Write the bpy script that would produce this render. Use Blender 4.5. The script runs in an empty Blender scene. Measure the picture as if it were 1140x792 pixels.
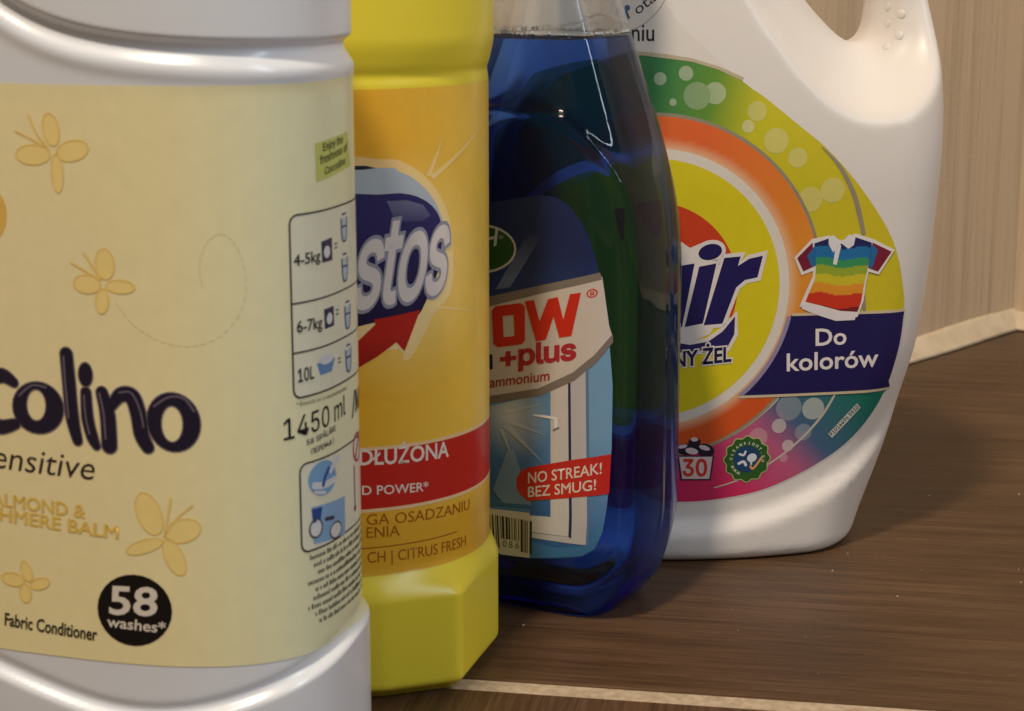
import bpy, bmesh, math, random
import numpy as np
from mathutils import Vector

# ================================================================ camera, light, exposure
scene = bpy.context.scene
CAM_H = 0.2; PITCH = 12.4
cam_data = bpy.data.cameras.new('camera'); cam = bpy.data.objects.new('camera', cam_data)
scene.collection.objects.link(cam)
cam.location = (0, 0, CAM_H); cam.rotation_euler = (math.radians(90-PITCH), 0, 0)
cam_data.sensor_fit = 'HORIZONTAL'; cam_data.sensor_width = 36.0; cam_data.lens = 36.0*2100/1140
cam_data.clip_start = 0.01; cam_data.clip_end = 50
cam_data.dof.use_dof = True; cam_data.dof.focus_distance = 0.60; cam_data.dof.aperture_fstop = 40.0
scene.camera = cam

world = bpy.data.worlds.new('World'); scene.world = world; world.use_nodes = True
bg = world.node_tree.nodes['Background']
bg.inputs['Color'].default_value = (0.92, 0.83, 0.72, 1); bg.inputs['Strength'].default_value = 0.18

def area_lamp(name, loc, target, size, power, colour):
    d = bpy.data.lights.new(name, 'AREA'); d.shape = 'DISK' if isinstance(size, float) else 'RECTANGLE'
    if isinstance(size, float): d.size = size
    else: d.size, d.size_y = size
    d.energy = power; d.color = colour
    o = bpy.data.objects.new(name, d); scene.collection.objects.link(o); o.location = loc
    o.rotation_euler = (Vector(target)-Vector(loc)).to_track_quat('-Z', 'Y').to_euler()
area_lamp('ceiling_lamp', (-0.40, -0.35, 1.95), (0.05, 0.6, 0.0), 0.20, 30.0, (1.0, 0.83, 0.64))
area_lamp('window_light', (1.00, -0.32, 1.10), (-0.05, 0.5, 0.1), (0.13, 1.1), 8.0, (0.76, 0.88, 1.0))

scene.view_settings.view_transform = 'Standard'; scene.view_settings.look = 'None'
scene.view_settings.exposure = 0.10; scene.view_settings.gamma = 1.0
scene.view_settings.use_curve_mapping = False
scene.render.engine = 'CYCLES'
scene.cycles.use_denoising = True
scene.cycles.max_bounces = 14; scene.cycles.transmission_bounces = 12; scene.cycles.transparent_max_bounces = 24
scene.cycles.caustics_reflective = False; scene.cycles.caustics_refractive = False

# ---------------------------------------------------------------- bottle shapes (plain maths)
def sstep(a,b,x):
    t=np.clip((np.asarray(x,float)-a)/(b-a),0,1); return t*t*(3-2*t)
def bump(x,c,w): return np.exp(-((np.asarray(x,float)-c)/w)**2)
NP=240
def superellipse(a,b,n,count=NP):
    """closed profile, equal arc steps, starting at the back (+y) going so that the front (-y) is the middle; s=0 at the front"""
    t=np.linspace(math.pi/2,math.pi/2+2*math.pi,8001)
    x=a*np.sign(np.cos(t))*np.abs(np.cos(t))**(2/n); y=b*np.sign(np.sin(t))*np.abs(np.sin(t))**(2/n)
    L=np.concatenate([[0],np.cumsum(np.hypot(np.diff(x),np.diff(y)))])
    s=np.linspace(0,L[-1],count+1)
    return np.interp(s,L,x),np.interp(s,L,y),s-L[-1]/2
class Loft:
    def __init__(self,a,b,n,off,scale=None,morph=None):
        self.x,self.y,self.s=superellipse(a,b,n)
        dx=np.gradient(self.x,self.s); dy=np.gradient(self.y,self.s)
        dx[0]=dx[-1]=(self.x[1]-self.x[-2])/(2*(self.s[1]-self.s[0])); dy[0]=dy[-1]=0
        l=np.hypot(dx,dy); self.nx=dy/l; self.ny=-dx/l
        self.off=off; self.scale=scale; self.morph=morph
    def point(self,u,z,lift=0.0):
        u=np.asarray(u,float); z=np.asarray(z,float)
        x=np.interp(u,self.s,self.x); y=np.interp(u,self.s,self.y)
        nx=np.interp(u,self.s,self.nx); ny=np.interp(u,self.s,self.ny)
        o=self.off(u,z,x,y)+lift
        if self.scale is not None:
            sx,sy=self.scale(z); x=x*sx; y=y*sy
        if self.morph is not None:
            x,y=self.morph(x,y,z)
        return np.stack([x+nx*o,y+ny*o,z+0*x],-1)
    def rings(self,zs):
        return np.stack([self.point(self.s[:-1],np.full(NP,z)) for z in zs])

# fabric conditioner: waisted label panel between a raised foot and a grooved shoulder
COND_POS=(-0.0922,0.4360,0.0); COND_ROT=-17.0
def cond_off(u,z,x,y):
    um=np.asarray(u)*1000; z=np.asarray(z)
    zb=0.0290+0.0135*(1-np.exp(-((um-20)/40)**2))                # the foot's upper edge dips at the front corner
    o=0.0018*sstep(zb+0.0011,zb-0.0012,z)-0.0006*bump(z,zb+0.0018,0.0013)
    o=o-0.006*sstep(0.008,0.0,z)**2                              # rounded foot edge
    zg=0.1742+0.0103*np.exp(-(np.maximum(um,-16)+6)/17)*sstep(-105,-40,um)   # groove that sweeps up at the front
    o=o+0.0004*bump(z,zg-0.0022,0.0018)-0.0019*sstep(zg-0.0014,zg+0.0030,z)*sstep(zg+0.0056,zg+0.0034,z)
    return o
def round_to(r,z0,z1):
    def f(x,y,z):
        m=sstep(z0,z1,z); t=np.arctan2(y,x)
        return x*(1-m)+r*np.cos(t)*m, y*(1-m)+r*np.sin(t)*m
    return f
cond=Loft(0.0560,0.0345,2.7,cond_off,morph=round_to(0.021,0.205,0.268))

# cleaner: round sleeve above a squared foot
CLEAN_POS=(-0.0543,0.5190,0.0); CLEAN_ROT=0.0
def facet_profile():
    q=np.array([(0,-45.4),(20,-43.4),(40.6,-36.0),(50.3,-3),(50.3,3),(40.6,36.0),(20,43.4),(0,45.4)])/1000
    P=np.concatenate([q,(q*[-1,1])[-2:0:-1]]); t=np.linspace(-math.pi,math.pi,1441); r=np.zeros_like(t)
    for i,a in enumerate(t):
        d=np.array([math.cos(a),math.sin(a)])
        for p0,p1 in zip(P,np.roll(P,-1,0)):
            e=p1-p0; den=d[0]*e[1]-d[1]*e[0]
            if abs(den)<1e-12: continue
            k=(p0[0]*e[1]-p0[1]*e[0])/den; m=(p0[0]*d[1]-p0[1]*d[0])/den
            if k>0 and -1e-9<=m<=1+1e-9: r[i]=k; break
    w=np.exp(-(np.arange(-16,17)/5.5)**2); w/=w.sum(); r=np.convolve(np.concatenate([r[-17:-1],r,r[1:17]]),w,'valid')   # soften the corners
    return t,r
FOOT=facet_profile()
def clean_off(u,z,x,y):
    o=0.0016*sstep(0.165,0.176,z)*sstep(0.222,0.212,z)-0.0004*bump(z,0.1665,0.0015)
    return o-0.004*sstep(0.005,0.0,z)**2
def clean_morph(x,y,z):
    t=np.arctan2(y,x); r=np.interp(t,*FOOT)
    m=np.clip((0.0352-np.asarray(z))/0.0072,0,1); m=m-0.10*np.sin(2*math.pi*m)/2; r0=np.hypot(x,y); rr=r0*(1-m)+r*m
    k=sstep(0.215,0.262,z); rr=rr*(1-k)+0.019*k
    return rr*np.cos(t),rr*np.sin(t)
clean=Loft(0.0478,0.0425,2.15,clean_off,morph=clean_morph)

# window cleaner: flat transparent bottle
GLASS_POS=(0.0133,0.5652,0.0); GLASS_ROT=-30
def glass_off(u,z,x,y):
    xx=np.asarray(x); zz=np.asarray(z)
    # arched bead round the label panel on the front
    hx=0.0338; top=0.152; bot=0.0125; r=0.026
    rr=np.where(zz>0.09,r,0.012)
    dz2=np.maximum(zz-(top-rr),(bot+rr)-zz); dx2=np.abs(xx)-(hx-rr)
    d=np.hypot(np.maximum(dx2,0),np.maximum(dz2,0))+np.minimum(np.maximum(dx2,dz2),0)-rr
    f=(np.asarray(y)<0)
    o=(0.0022*bump(d,0.0,0.0022)-0.0005*sstep(0.0005,-0.0015,d))*f
    o=o-0.0036*np.clip((0.0100-zz)/0.0100,0,1)**1.6
    return o
def glass_scale(z):
    k=1-0.68*sstep(0.100,0.212,z)**1.15
    f=np.clip((0.034-np.asarray(z))/0.034,0,1)**1.7              # the body draws in towards its base
    return k*(1-0.26*f),(1-0.30*sstep(0.12,0.205,z))*(1-0.05*f)
glass=Loft(0.0372,0.0232,3.7,glass_off,scale=glass_scale,morph=round_to(0.0155,0.178,0.212))

# detergent jug: rounded slab with a dished handle opening, given as an implicit surface
JUG_POS=(0.070,0.646,0.0); JUG_ROT=6.0
def spline(P,closed=True,sub=8):
    P=np.array(P,float); n=len(P); out=[]
    for i in range(n if closed else n-1):
        if closed: a,b,c,d=P[(i-1)%n],P[i],P[(i+1)%n],P[(i+2)%n]
        else: a,b,c,d=P[max(i-1,0)],P[i],P[i+1],P[min(i+2,n-1)]
        for k in range(sub):
            t=k/sub; out.append(0.5*((2*b)+(c-a)*t+(2*a-5*b+4*c-d)*t*t+(3*b-a-3*c+d)*t**3))
    if not closed: out.append(P[-1])
    return np.array(out)
def poly_sdf(poly,x,z):
    """signed distance to a closed polygon, negative inside"""
    x=np.asarray(x,float); z=np.asarray(z,float); best=np.full(x.shape,1e9); ins=np.zeros(x.shape,bool)
    for (ax,az),(bx,bz) in zip(poly,np.roll(poly,-1,0)):
        ex,ez=bx-ax,bz-az; px,pz=x-ax,z-az
        t=np.clip((px*ex+pz*ez)/(ex*ex+ez*ez+1e-18),0,1)
        best=np.minimum(best,(px-ex*t)**2+(pz-ez*t)**2)
        if az!=bz: ins^=((az>z)!=(bz>z))&(x<(bx-ax)*(z-az)/(bz-az)+ax)
    return np.where(ins,-1,1)*np.sqrt(best)
JUG_OUT=spline([(-76,-30),(-20,-31),(34,-30),(41,-10),(47,9),(52,24),(58,46),(63.5,67),(67,91.5),(69.5,122),(70.3,145),(69,164),(66.5,181),(63,200),(57,220),(46,238),(30,249),(8,254),(-14,251),(-40,253),(-62,247),(-76,230),(-84,205),(-89,170),(-91,130),(-91,90),(-88,50),(-83,10)])/1000
JUG_HOLE=spline([(12,204),(18.5,192),(27.6,181),(33,175),(39.5,169),(45,166.6),(49.4,169.6),(51,176.5),(51.2,187),(50,200),(46,214),(38,224),(26,229),(14,226),(9,216)])/1000
JUG_LABEL=spline([(-28.4,181.9),(-21,173.5),(-3.3,157.8),(5.2,151.9),(14.8,144.3),(26.9,134.4),(39.3,120.3),(49,105),(53.6,88.5),(54,79),(52.4,66),(46.8,49.1),(33.5,34.9),(12.4,24.3),(-5.8,20.5),(-24.1,19.8),(-50,23),(-68,36),(-78,60),(-81,95),(-78,125),(-70,150),(-58,170),(-43,183)],sub=8)/1000
JUG_R=0.021
def jug_fields(x,z):
    return poly_sdf(JUG_OUT,x,z),poly_sdf(JUG_HOLE,x,z),poly_sdf(JUG_LABEL,x,z)
def smin(a,b,k):
    h=np.clip(0.5+0.5*(b-a)/k,0,1); return b*(1-h)+a*h-k*h*(1-h)
def jug_f(x,y,z,fields):
    d,dh,dl=fields
    T=0.0495-0.015*sstep(0.12,0.25,z)-0.0035*((x+0.012)/0.08)**2-0.0075*sstep(0.07,0.0,z)*((x+0.008)/0.05)**2
    T=T+0.0040*sstep(0.0045,0.0115,dl)*sstep(0.062,0.030,z)
    T=smin(T,0.012+np.maximum(dh,0)*1.55,0.004)
    r=np.minimum(JUG_R,T*0.8); q1=d+r; q2=np.abs(y)-T+r
    F=np.hypot(np.maximum(q1,0),np.maximum(q2,0))+np.minimum(np.maximum(q1,q2),0)-r
    rh=0.008; q1=-dh+rh; q2=np.abs(y)-T+rh
    G=np.hypot(np.maximum(q1,0),np.maximum(q2,0))+np.minimum(np.maximum(q1,q2),0)-rh
    F=np.maximum(F,G)
    return -smin(-F,z,0.005)
class Face:
    """front of the jug as a height field over (x, z)"""
    def __init__(self):
        self.gx=np.arange(-0.091,0.0711,0.001); self.gz=np.arange(0.0,0.2521,0.001)
        X,Z=np.meshgrid(self.gx,self.gz,indexing='ij'); fl=jug_fields(X,Z)
        lo=np.full(X.shape,-0.07); hi=np.zeros(X.shape)
        for _ in range(26):
            m=(lo+hi)/2; inside=jug_f(X,m,Z,fl)<0
            hi=np.where(inside,m,hi); lo=np.where(inside,lo,m)
        self.y=(lo+hi)/2
    def samp(self,u,z):
        i=np.clip((np.asarray(u)-self.gx[0])/0.001,0,len(self.gx)-1.001); j=np.clip((np.asarray(z)-self.gz[0])/0.001,0,len(self.gz)-1.001)
        a=i.astype(int); b=j.astype(int); s=i-a; t=j-b; Y=self.y
        return Y[a,b]*(1-s)*(1-t)+Y[a+1,b]*s*(1-t)+Y[a,b+1]*(1-s)*t+Y[a+1,b+1]*s*t
    def point(self,u,z,lift=0.0):
        u=np.asarray(u,float); z=np.asarray(z,float); e=0.0012; y=self.samp(u,z)
        gx=(self.samp(u+e,z)-self.samp(u-e,z))/(2*e); gz=(self.samp(u,z+e)-self.samp(u,z-e))/(2*e)
        l=np.sqrt(1+gx*gx+gz*gz)
        return np.stack([u+lift*gx/l,y-lift/l,z+lift*gz/l],-1)
jug=Face()

# ================================================================ helpers
def lin(c):
    c = c/255.0
    return c/12.92 if c <= 0.04045 else ((c+0.055)/1.055)**2.4
def rgb(r, g, b, a=1.0): return (lin(r), lin(g), lin(b), a)
def link(o, parent=None):
    scene.collection.objects.link(o)
    if parent is not None: o.parent = parent
    return o
def mesh_obj(name, verts, faces, mat, parent=None, smooth=True):
    me = bpy.data.meshes.new(name); me.from_pydata([tuple(map(float, v)) for v in verts], [], faces)
    me.materials.append(mat); me.update()
    if smooth: me.polygons.foreach_set('use_smooth', [True]*len(me.polygons))
    return link(bpy.data.objects.new(name, me), parent)
def thing(name, pos, rot, label, cat):
    o = bpy.data.objects.new(name, None); o.empty_display_size = 0.02; link(o)
    o.location = pos; o.rotation_euler = (0, 0, math.radians(rot)); o['label'] = label; o['category'] = cat
    return o
def ring_mesh(R, cap_bottom=True, cap_top=True):
    n, m = R.shape[:2]; V = R.reshape(-1, 3).tolist(); F = []
    for j in range(n-1):
        for i in range(m):
            k = (i+1) % m; F.append((j*m+i, j*m+k, (j+1)*m+k, (j+1)*m+i))
    if cap_bottom: F.append(tuple(range(m-1, -1, -1)))
    if cap_top: F.append(tuple((n-1)*m+i for i in range(m)))
    return V, F
def lathe(profile, cx=0, cy=0, seg=64):
    t = np.linspace(0, 2*math.pi, seg, endpoint=False)
    return np.stack([np.stack([cx+r*np.cos(t), cy+r*np.sin(t), np.full(seg, z)], -1) for r, z in profile])

# ---------------------------------------------------------------- materials
def new_mat(name):
    m = bpy.data.materials.new(name); m.use_nodes = True
    nt = m.node_tree; return m, nt, nt.nodes, nt.nodes['Principled BSDF']
def node(nt, kind, **kw):
    n = nt.nodes.new(kind)
    for k, v in kw.items():
        if k in n.inputs: n.inputs[k].default_value = v
        else: setattr(n, k, v)
    return n
def plastic(name, col, rough=0.35, bump=0.02, scale=900.0, sss=0.0, vary=0.03):
    m, nt, N, b = new_mat(name)
    tc = node(nt, 'ShaderNodeTexCoord')
    big = node(nt, 'ShaderNodeTexNoise', Scale=14.0, Detail=4.0); nt.links.new(tc.outputs['Object'], big.inputs['Vector'])
    mix = node(nt, 'ShaderNodeMix', data_type='RGBA'); mix.inputs[6].default_value = [c*(1-vary) for c in col[:3]]+[1]
    mix.inputs[7].default_value = [min(1, c*(1+vary)) for c in col[:3]]+[1]
    nt.links.new(big.outputs['Fac'], mix.inputs[0]); nt.links.new(mix.outputs[2], b.inputs['Base Color'])
    fine = node(nt, 'ShaderNodeTexNoise', Scale=scale, Detail=2.0); nt.links.new(tc.outputs['Object'], fine.inputs['Vector'])
    rip = node(nt, 'ShaderNodeTexNoise', Scale=55.0, Detail=1.0); nt.links.new(tc.outputs['Object'], rip.inputs['Vector'])   # slight moulding ripples
    b0 = node(nt, 'ShaderNodeBump', Strength=0.10, Distance=0.0012); nt.links.new(rip.outputs['Fac'], b0.inputs['Height'])
    bp = node(nt, 'ShaderNodeBump', Strength=bump, Distance=0.0004); nt.links.new(fine.outputs['Fac'], bp.inputs['Height']); nt.links.new(b0.outputs['Normal'], bp.inputs['Normal'])
    nt.links.new(bp.outputs['Normal'], b.inputs['Normal'])
    mr = node(nt, 'ShaderNodeMapRange'); mr.inputs['To Min'].default_value = rough-0.05; mr.inputs['To Max'].default_value = rough+0.07
    nt.links.new(big.outputs['Fac'], mr.inputs['Value']); nt.links.new(mr.outputs['Result'], b.inputs['Roughness'])
    if sss:
        b.inputs['Subsurface Weight'].default_value = sss; b.inputs['Subsurface Radius'].default_value = (1, 0.9, 0.8); b.inputs['Subsurface Scale'].default_value = 0.003
    return m
def ink_mat(name, rough=0.4, hatch=0.0):
    m, nt, N, b = new_mat(name)
    at = node(nt, 'ShaderNodeAttribute', attribute_name='ink')
    tc = node(nt, 'ShaderNodeTexCoord')
    nz = node(nt, 'ShaderNodeTexNoise', Scale=260.0, Detail=3.0); nt.links.new(tc.outputs['Object'], nz.inputs['Vector'])
    mr = node(nt, 'ShaderNodeMapRange'); mr.inputs['To Min'].default_value = 0.95; mr.inputs['To Max'].default_value = 1.05
    nt.links.new(nz.outputs['Fac'], mr.inputs['Value'])
    hsv = node(nt, 'ShaderNodeHueSaturation'); nt.links.new(at.outputs['Color'], hsv.inputs['Color']); val = mr.outputs['Result']
    if hatch:
        wv = node(nt, 'ShaderNodeTexWave', Scale=0.62, Distortion=0.0); wv.bands_direction = 'DIAGONAL'
        nt.links.new(tc.outputs['UV'], wv.inputs['Vector'])
        wm = node(nt, 'ShaderNodeMapRange'); wm.inputs['To Min'].default_value = 1-hatch; wm.inputs['To Max'].default_value = 1+hatch
        nt.links.new(wv.outputs['Fac'], wm.inputs['Value'])
        mu = node(nt, 'ShaderNodeMath', operation='MULTIPLY'); nt.links.new(val, mu.inputs[0]); nt.links.new(wm.outputs['Result'], mu.inputs[1]); val = mu.outputs[0]
    nt.links.new(val, hsv.inputs['Value'])
    nt.links.new(hsv.outputs['Color'], b.inputs['Base Color'])
    b.inputs['Roughness'].default_value = rough; b.inputs['Specular IOR Level'].default_value = 0.4
    return m

# ---------------------------------------------------------------- printing on a curved surface
# All artwork is given in label millimetres (u along the surface, v = height above the floor) and laid on the bottle.
try:
    SANS = bpy.data.fonts.load(bpy.utils.system_resource('DATAFILES', path='fonts')+'/Inter.woff2')
except Exception:
    SANS = None
_piece = [0]
def to_mesh2d(ob):
    me = ob.to_mesh(); bm = bmesh.new(); bm.from_mesh(me); ob.to_mesh_clear(); return bm
def grown(bm, g):
    """move the outline of a flat filled shape outwards by g"""
    if not g: return bm
    bmesh.ops.remove_doubles(bm, verts=bm.verts, dist=1e-5); bm.normal_update(); acc = {}
    for e in bm.edges:
        if len(e.link_faces) != 1: continue
        l = e.link_loops[0]; d = l.link_loop_next.vert.co-l.vert.co
        if d.length < 1e-9: continue
        n = Vector((d.y, -d.x, 0)).normalized()*(1 if e.link_faces[0].normal.z >= 0 else -1)
        for v in e.verts: acc.setdefault(v, []).append(n)
    move = {}
    for v, ns in acc.items():
        s = sum(ns, Vector((0, 0, 0))); k = max(1+ns[0].dot(ns[-1]), 0.45) if len(ns) > 1 else 1.0
        move[v] = s*(g/k)
    for v, m in move.items(): v.co += m
    return bm
def poly2d(loops, grow=0.0):
    cu = bpy.data.curves.new('outline', 'CURVE'); cu.dimensions = '2D'; cu.fill_mode = 'BOTH'
    for L in loops:
        s = cu.splines.new('POLY'); s.points.add(len(L)-1); s.use_cyclic_u = True
        for p, q in zip(s.points, L): p.co = (float(q[0]), float(q[1]), 0, 1)
    ob = bpy.data.objects.new('outline', cu); bm = grown(to_mesh2d(ob), grow)
    bpy.data.objects.remove(ob); bpy.data.curves.remove(cu); return bm
def text2d(s, grow=0.0, space=1.0, humanist=False):
    cu = bpy.data.curves.new('letters', 'FONT'); cu.body = s; cu.size = 1.0; cu.space_character = space
    cu.resolution_u = 3
    if SANS and not humanist: cu.font = SANS
    ob = bpy.data.objects.new('letters', cu); bm = grown(to_mesh2d(ob), grow)
    bpy.data.objects.remove(ob); bpy.data.curves.remove(cu); return bm
def lay(name, bm, surf, ink, parent, mat, layer=1, step=1.6, uvmap=False, over=None):
    """cut a flat shape (mm) into small faces and lay it on the surface"""
    bmesh.ops.remove_doubles(bm, verts=bm.verts, dist=1e-4)
    if not bm.verts: bm.free(); return None
    us = [v.co.x for v in bm.verts]; vs = [v.co.y for v in bm.verts]
    for ax, lo, hi in ((0, min(us), max(us)), (1, min(vs), max(vs))):
        k = math.floor(lo/step)+1
        while k*step < hi:
            co = (k*step, 0, 0) if ax == 0 else (0, k*step, 0); no = (1, 0, 0) if ax == 0 else (0, 1, 0)
            bmesh.ops.bisect_plane(bm, geom=bm.verts[:]+bm.edges[:]+bm.faces[:], dist=1e-5, plane_co=co, plane_no=no); k += 1
    bm.normal_update()
    if bm.faces and sum(f.normal.z*f.calc_area() for f in bm.faces) < 0: bmesh.ops.reverse_faces(bm, faces=bm.faces[:])
    P = np.array([(v.co.x, v.co.y) for v in bm.verts])
    _piece[0] += 1
    Q = surf.point(P[:, 0]/1000, P[:, 1]/1000, 0.00010+0.00004*layer+0.0000006*(_piece[0] % 50))
    me = bpy.data.meshes.new(name)
    for v, q in zip(bm.verts, Q): v.co = q
    bm.to_mesh(me); bm.free()
    ca = me.color_attributes.new('ink', 'FLOAT_COLOR', 'POINT')
    if callable(ink): cols = np.array([ink(u, v) for u, v in P], np.float32)
    else: cols = np.tile(np.array(ink, np.float32), (len(P), 1))
    if over is not None and (cols[:, 3] < 0.999).any():              # a thin ink lets the print below show: overprint colour
        below = np.array([over(u, v) if callable(over) else over for u, v in P], np.float32); a = cols[:, 3:4]
        cols[:, :3] = below[:, :3]*(1-a)+cols[:, :3]*a
    cols[:, 3] = 1.0
    ca.data.foreach_set('color', cols.ravel())
    if uvmap:
        ul = me.uv_layers.new(name='UVMap')
        vi = np.zeros(len(me.loops), np.int32); me.loops.foreach_get('vertex_index', vi); ul.data.foreach_set('uv', P[vi].astype(np.float32).ravel())
    me.polygons.foreach_set('use_smooth', [True]*len(me.polygons))
    me.materials.append(mat); return link(bpy.data.objects.new(name, me), parent)
class Print:
    """artwork of one label: every piece is a child of the label"""
    def __init__(self, surf, label, mat, base): self.s, self.l, self.m, self.base = surf, label, mat, base
    def poly(self, name, pts, ink, layer=1, holes=(), grow=0.0, step=1.6, over=None):
        return lay(name, poly2d([pts]+list(holes), grow), self.s, ink, self.l, self.m, layer, step, over=over or self.base)
    def polys(self, name, many, ink, layer=1, grow=0.0, step=1.6, over=None):
        bm = bmesh.new()
        for L in many:
            b2 = poly2d(L if isinstance(L[0][0], (list, tuple, np.ndarray)) else [L], grow)
            t = bpy.data.meshes.new('t'); b2.to_mesh(t); b2.free(); bm.from_mesh(t); bpy.data.meshes.remove(t)
        return lay(name, bm, self.s, ink, self.l, self.m, layer, step, over=over or self.base)
    def text(self, s, box, ink, layer=2, grow=0.0, space=1.0, name='lettering', edge=None, step=1.6, humanist=False):
        """box: baseline start, baseline end, top of the tallest letter above the start"""
        b0 = text2d(s, 0.0, space, humanist); xs = [v.co.x for v in b0.verts]; x0, x1 = min(xs), max(xs); h = max(v.co.y for v in b0.verts); b0.free()
        A, B, T = (np.array(p, float) for p in box)
        def go(g, colour, lay_no, nm):
            bm = text2d(s, g, space, humanist)
            for v in bm.verts:
                q = A+(B-A)*((v.co.x-x0)/(x1-x0))+(T-A)*(v.co.y/h); v.co = (q[0], q[1], 0)
            return lay(nm, bm, self.s, colour, self.l, self.m, lay_no, step, over=self.base)
        if edge: go(grow+edge[0], edge[1], layer-1, 'lettering_outline')
        return go(grow, ink, layer, name)
def ell(c, a, b, n=28, t0=0.0, t1=360.0):
    """ellipse through centre c and the ends a, b of its two half axes"""
    c, a, b = (np.array(p, float) for p in (c, a, b)); full = abs(t1-t0) >= 360
    return [tuple(c+(a-c)*math.cos(t)+(b-c)*math.sin(t)) for t in np.radians(np.linspace(t0, t1, n, endpoint=not full))]
def disc(u, v, r, n=24, t0=0.0, t1=360.0): return ell((u, v), (u+r, v), (u, v+r), n, t0, t1)
def brush(pts, w, sub=6):
    """round-ended stroke outline along a smooth path"""
    P = spline(pts, closed=False, sub=sub); D = np.gradient(P, axis=0); D /= np.linalg.norm(D, axis=1)[:, None]; Nn = np.stack([-D[:, 1], D[:, 0]], -1)
    w = np.interp(np.linspace(0, 1, len(P)), np.linspace(0, 1, len(w)), w)[:, None]/2 if isinstance(w, (list, tuple)) else np.full((len(P), 1), w/2)
    def capp(c, n, d, r): return [c+r*(n*math.cos(t)+d*math.sin(t)) for t in np.radians(np.linspace(15, 165, 7))]
    L = list(P+Nn*w)+capp(P[-1], Nn[-1], D[-1], w[-1])+list((P-Nn*w)[::-1])+capp(P[0], -Nn[0], -D[0], w[0])
    return [tuple(p) for p in L]
def mixc(a, b, t):
    t = max(0.0, min(1.0, t)); return tuple(x*(1-t)+y*t for x, y in zip(a, b))

# ================================================================ the setting: tiled floor and the corner of two walls
def wood_mat(name):
    m, nt, N, b = new_mat(name)
    tc = node(nt, 'ShaderNodeTexCoord')
    def grain(scale_vec, sc, det, rough=0.6):
        mp = node(nt, 'ShaderNodeMapping'); mp.inputs['Scale'].default_value = scale_vec; nt.links.new(tc.outputs['Object'], mp.inputs['Vector'])
        n = node(nt, 'ShaderNodeTexNoise', Scale=sc, Detail=det, Roughness=rough); nt.links.new(mp.outputs['Vector'], n.inputs['Vector']); return n
    g1 = grain((0.9, 30, 1), 7.0, 8.0, 0.72); g2 = grain((7, 260, 1), 4.0, 5.0, 0.75); g3 = grain((2.0, 4.0, 1), 4.0, 2.0)
    g2.inputs['Distortion'].default_value = 0.3
    mx = node(nt, 'ShaderNodeMix', data_type='FLOAT'); mx.inputs[0].default_value = 0.52
    nt.links.new(g1.outputs['Fac'], mx.inputs[2]); nt.links.new(g2.outputs['Fac'], mx.inputs[3])
    mx2 = node(nt, 'ShaderNodeMix', data_type='FLOAT'); mx2.inputs[0].default_value = 0.22
    nt.links.new(mx.outputs[0], mx2.inputs[2]); nt.links.new(g3.outputs['Fac'], mx2.inputs[3])
    cr = node(nt, 'ShaderNodeValToRGB'); e = cr.color_ramp.elements
    e[0].position = 0.38; e[0].color = (0.042, 0.0195, 0.0080, 1); e[1].position = 0.60; e[1].color = (0.136, 0.077, 0.040, 1)
    k = e.new(0.47); k.color = (0.070, 0.0375, 0.0178, 1)
    nt.links.new(mx2.outputs[0], cr.inputs['Fac']); nt.links.new(cr.outputs['Color'], b.inputs['Base Color'])
    mr = node(nt, 'ShaderNodeMapRange'); mr.inputs['To Min'].default_value = 0.34; mr.inputs['To Max'].default_value = 0.52
    nt.links.new(g1.outputs['Fac'], mr.inputs['Value']); nt.links.new(mr.outputs['Result'], b.inputs['Roughness'])
    bp = node(nt, 'ShaderNodeBump', Strength=0.16, Distance=0.0006); nt.links.new(g2.outputs['Fac'], bp.inputs['Height']); nt.links.new(bp.outputs['Normal'], b.inputs['Normal'])
    b.inputs['Specular IOR Level'].default_value = 0.25
    return m
def rough_mat(name, c0, c1, scale, bump=0.4, rough=0.8):
    m, nt, N, b = new_mat(name); tc = node(nt, 'ShaderNodeTexCoord')
    n = node(nt, 'ShaderNodeTexNoise', Scale=scale, Detail=6.0, Roughness=0.65); nt.links.new(tc.outputs['Object'], n.inputs['Vector'])
    cr = node(nt, 'ShaderNodeValToRGB'); e = cr.color_ramp.elements; e[0].position = 0.32; e[0].color = (*c0, 1); e[1].position = 0.62; e[1].color = (*c1, 1)
    nt.links.new(n.outputs['Fac'], cr.inputs['Fac']); nt.links.new(cr.outputs['Color'], b.inputs['Base Color'])
    bp = node(nt, 'ShaderNodeBump', Strength=bump, Distance=0.001); nt.links.new(n.outputs['Fac'], bp.inputs['Height']); nt.links.new(bp.outputs['Normal'], b.inputs['Normal'])
    b.inputs['Roughness'].default_value = rough; return m
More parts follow.
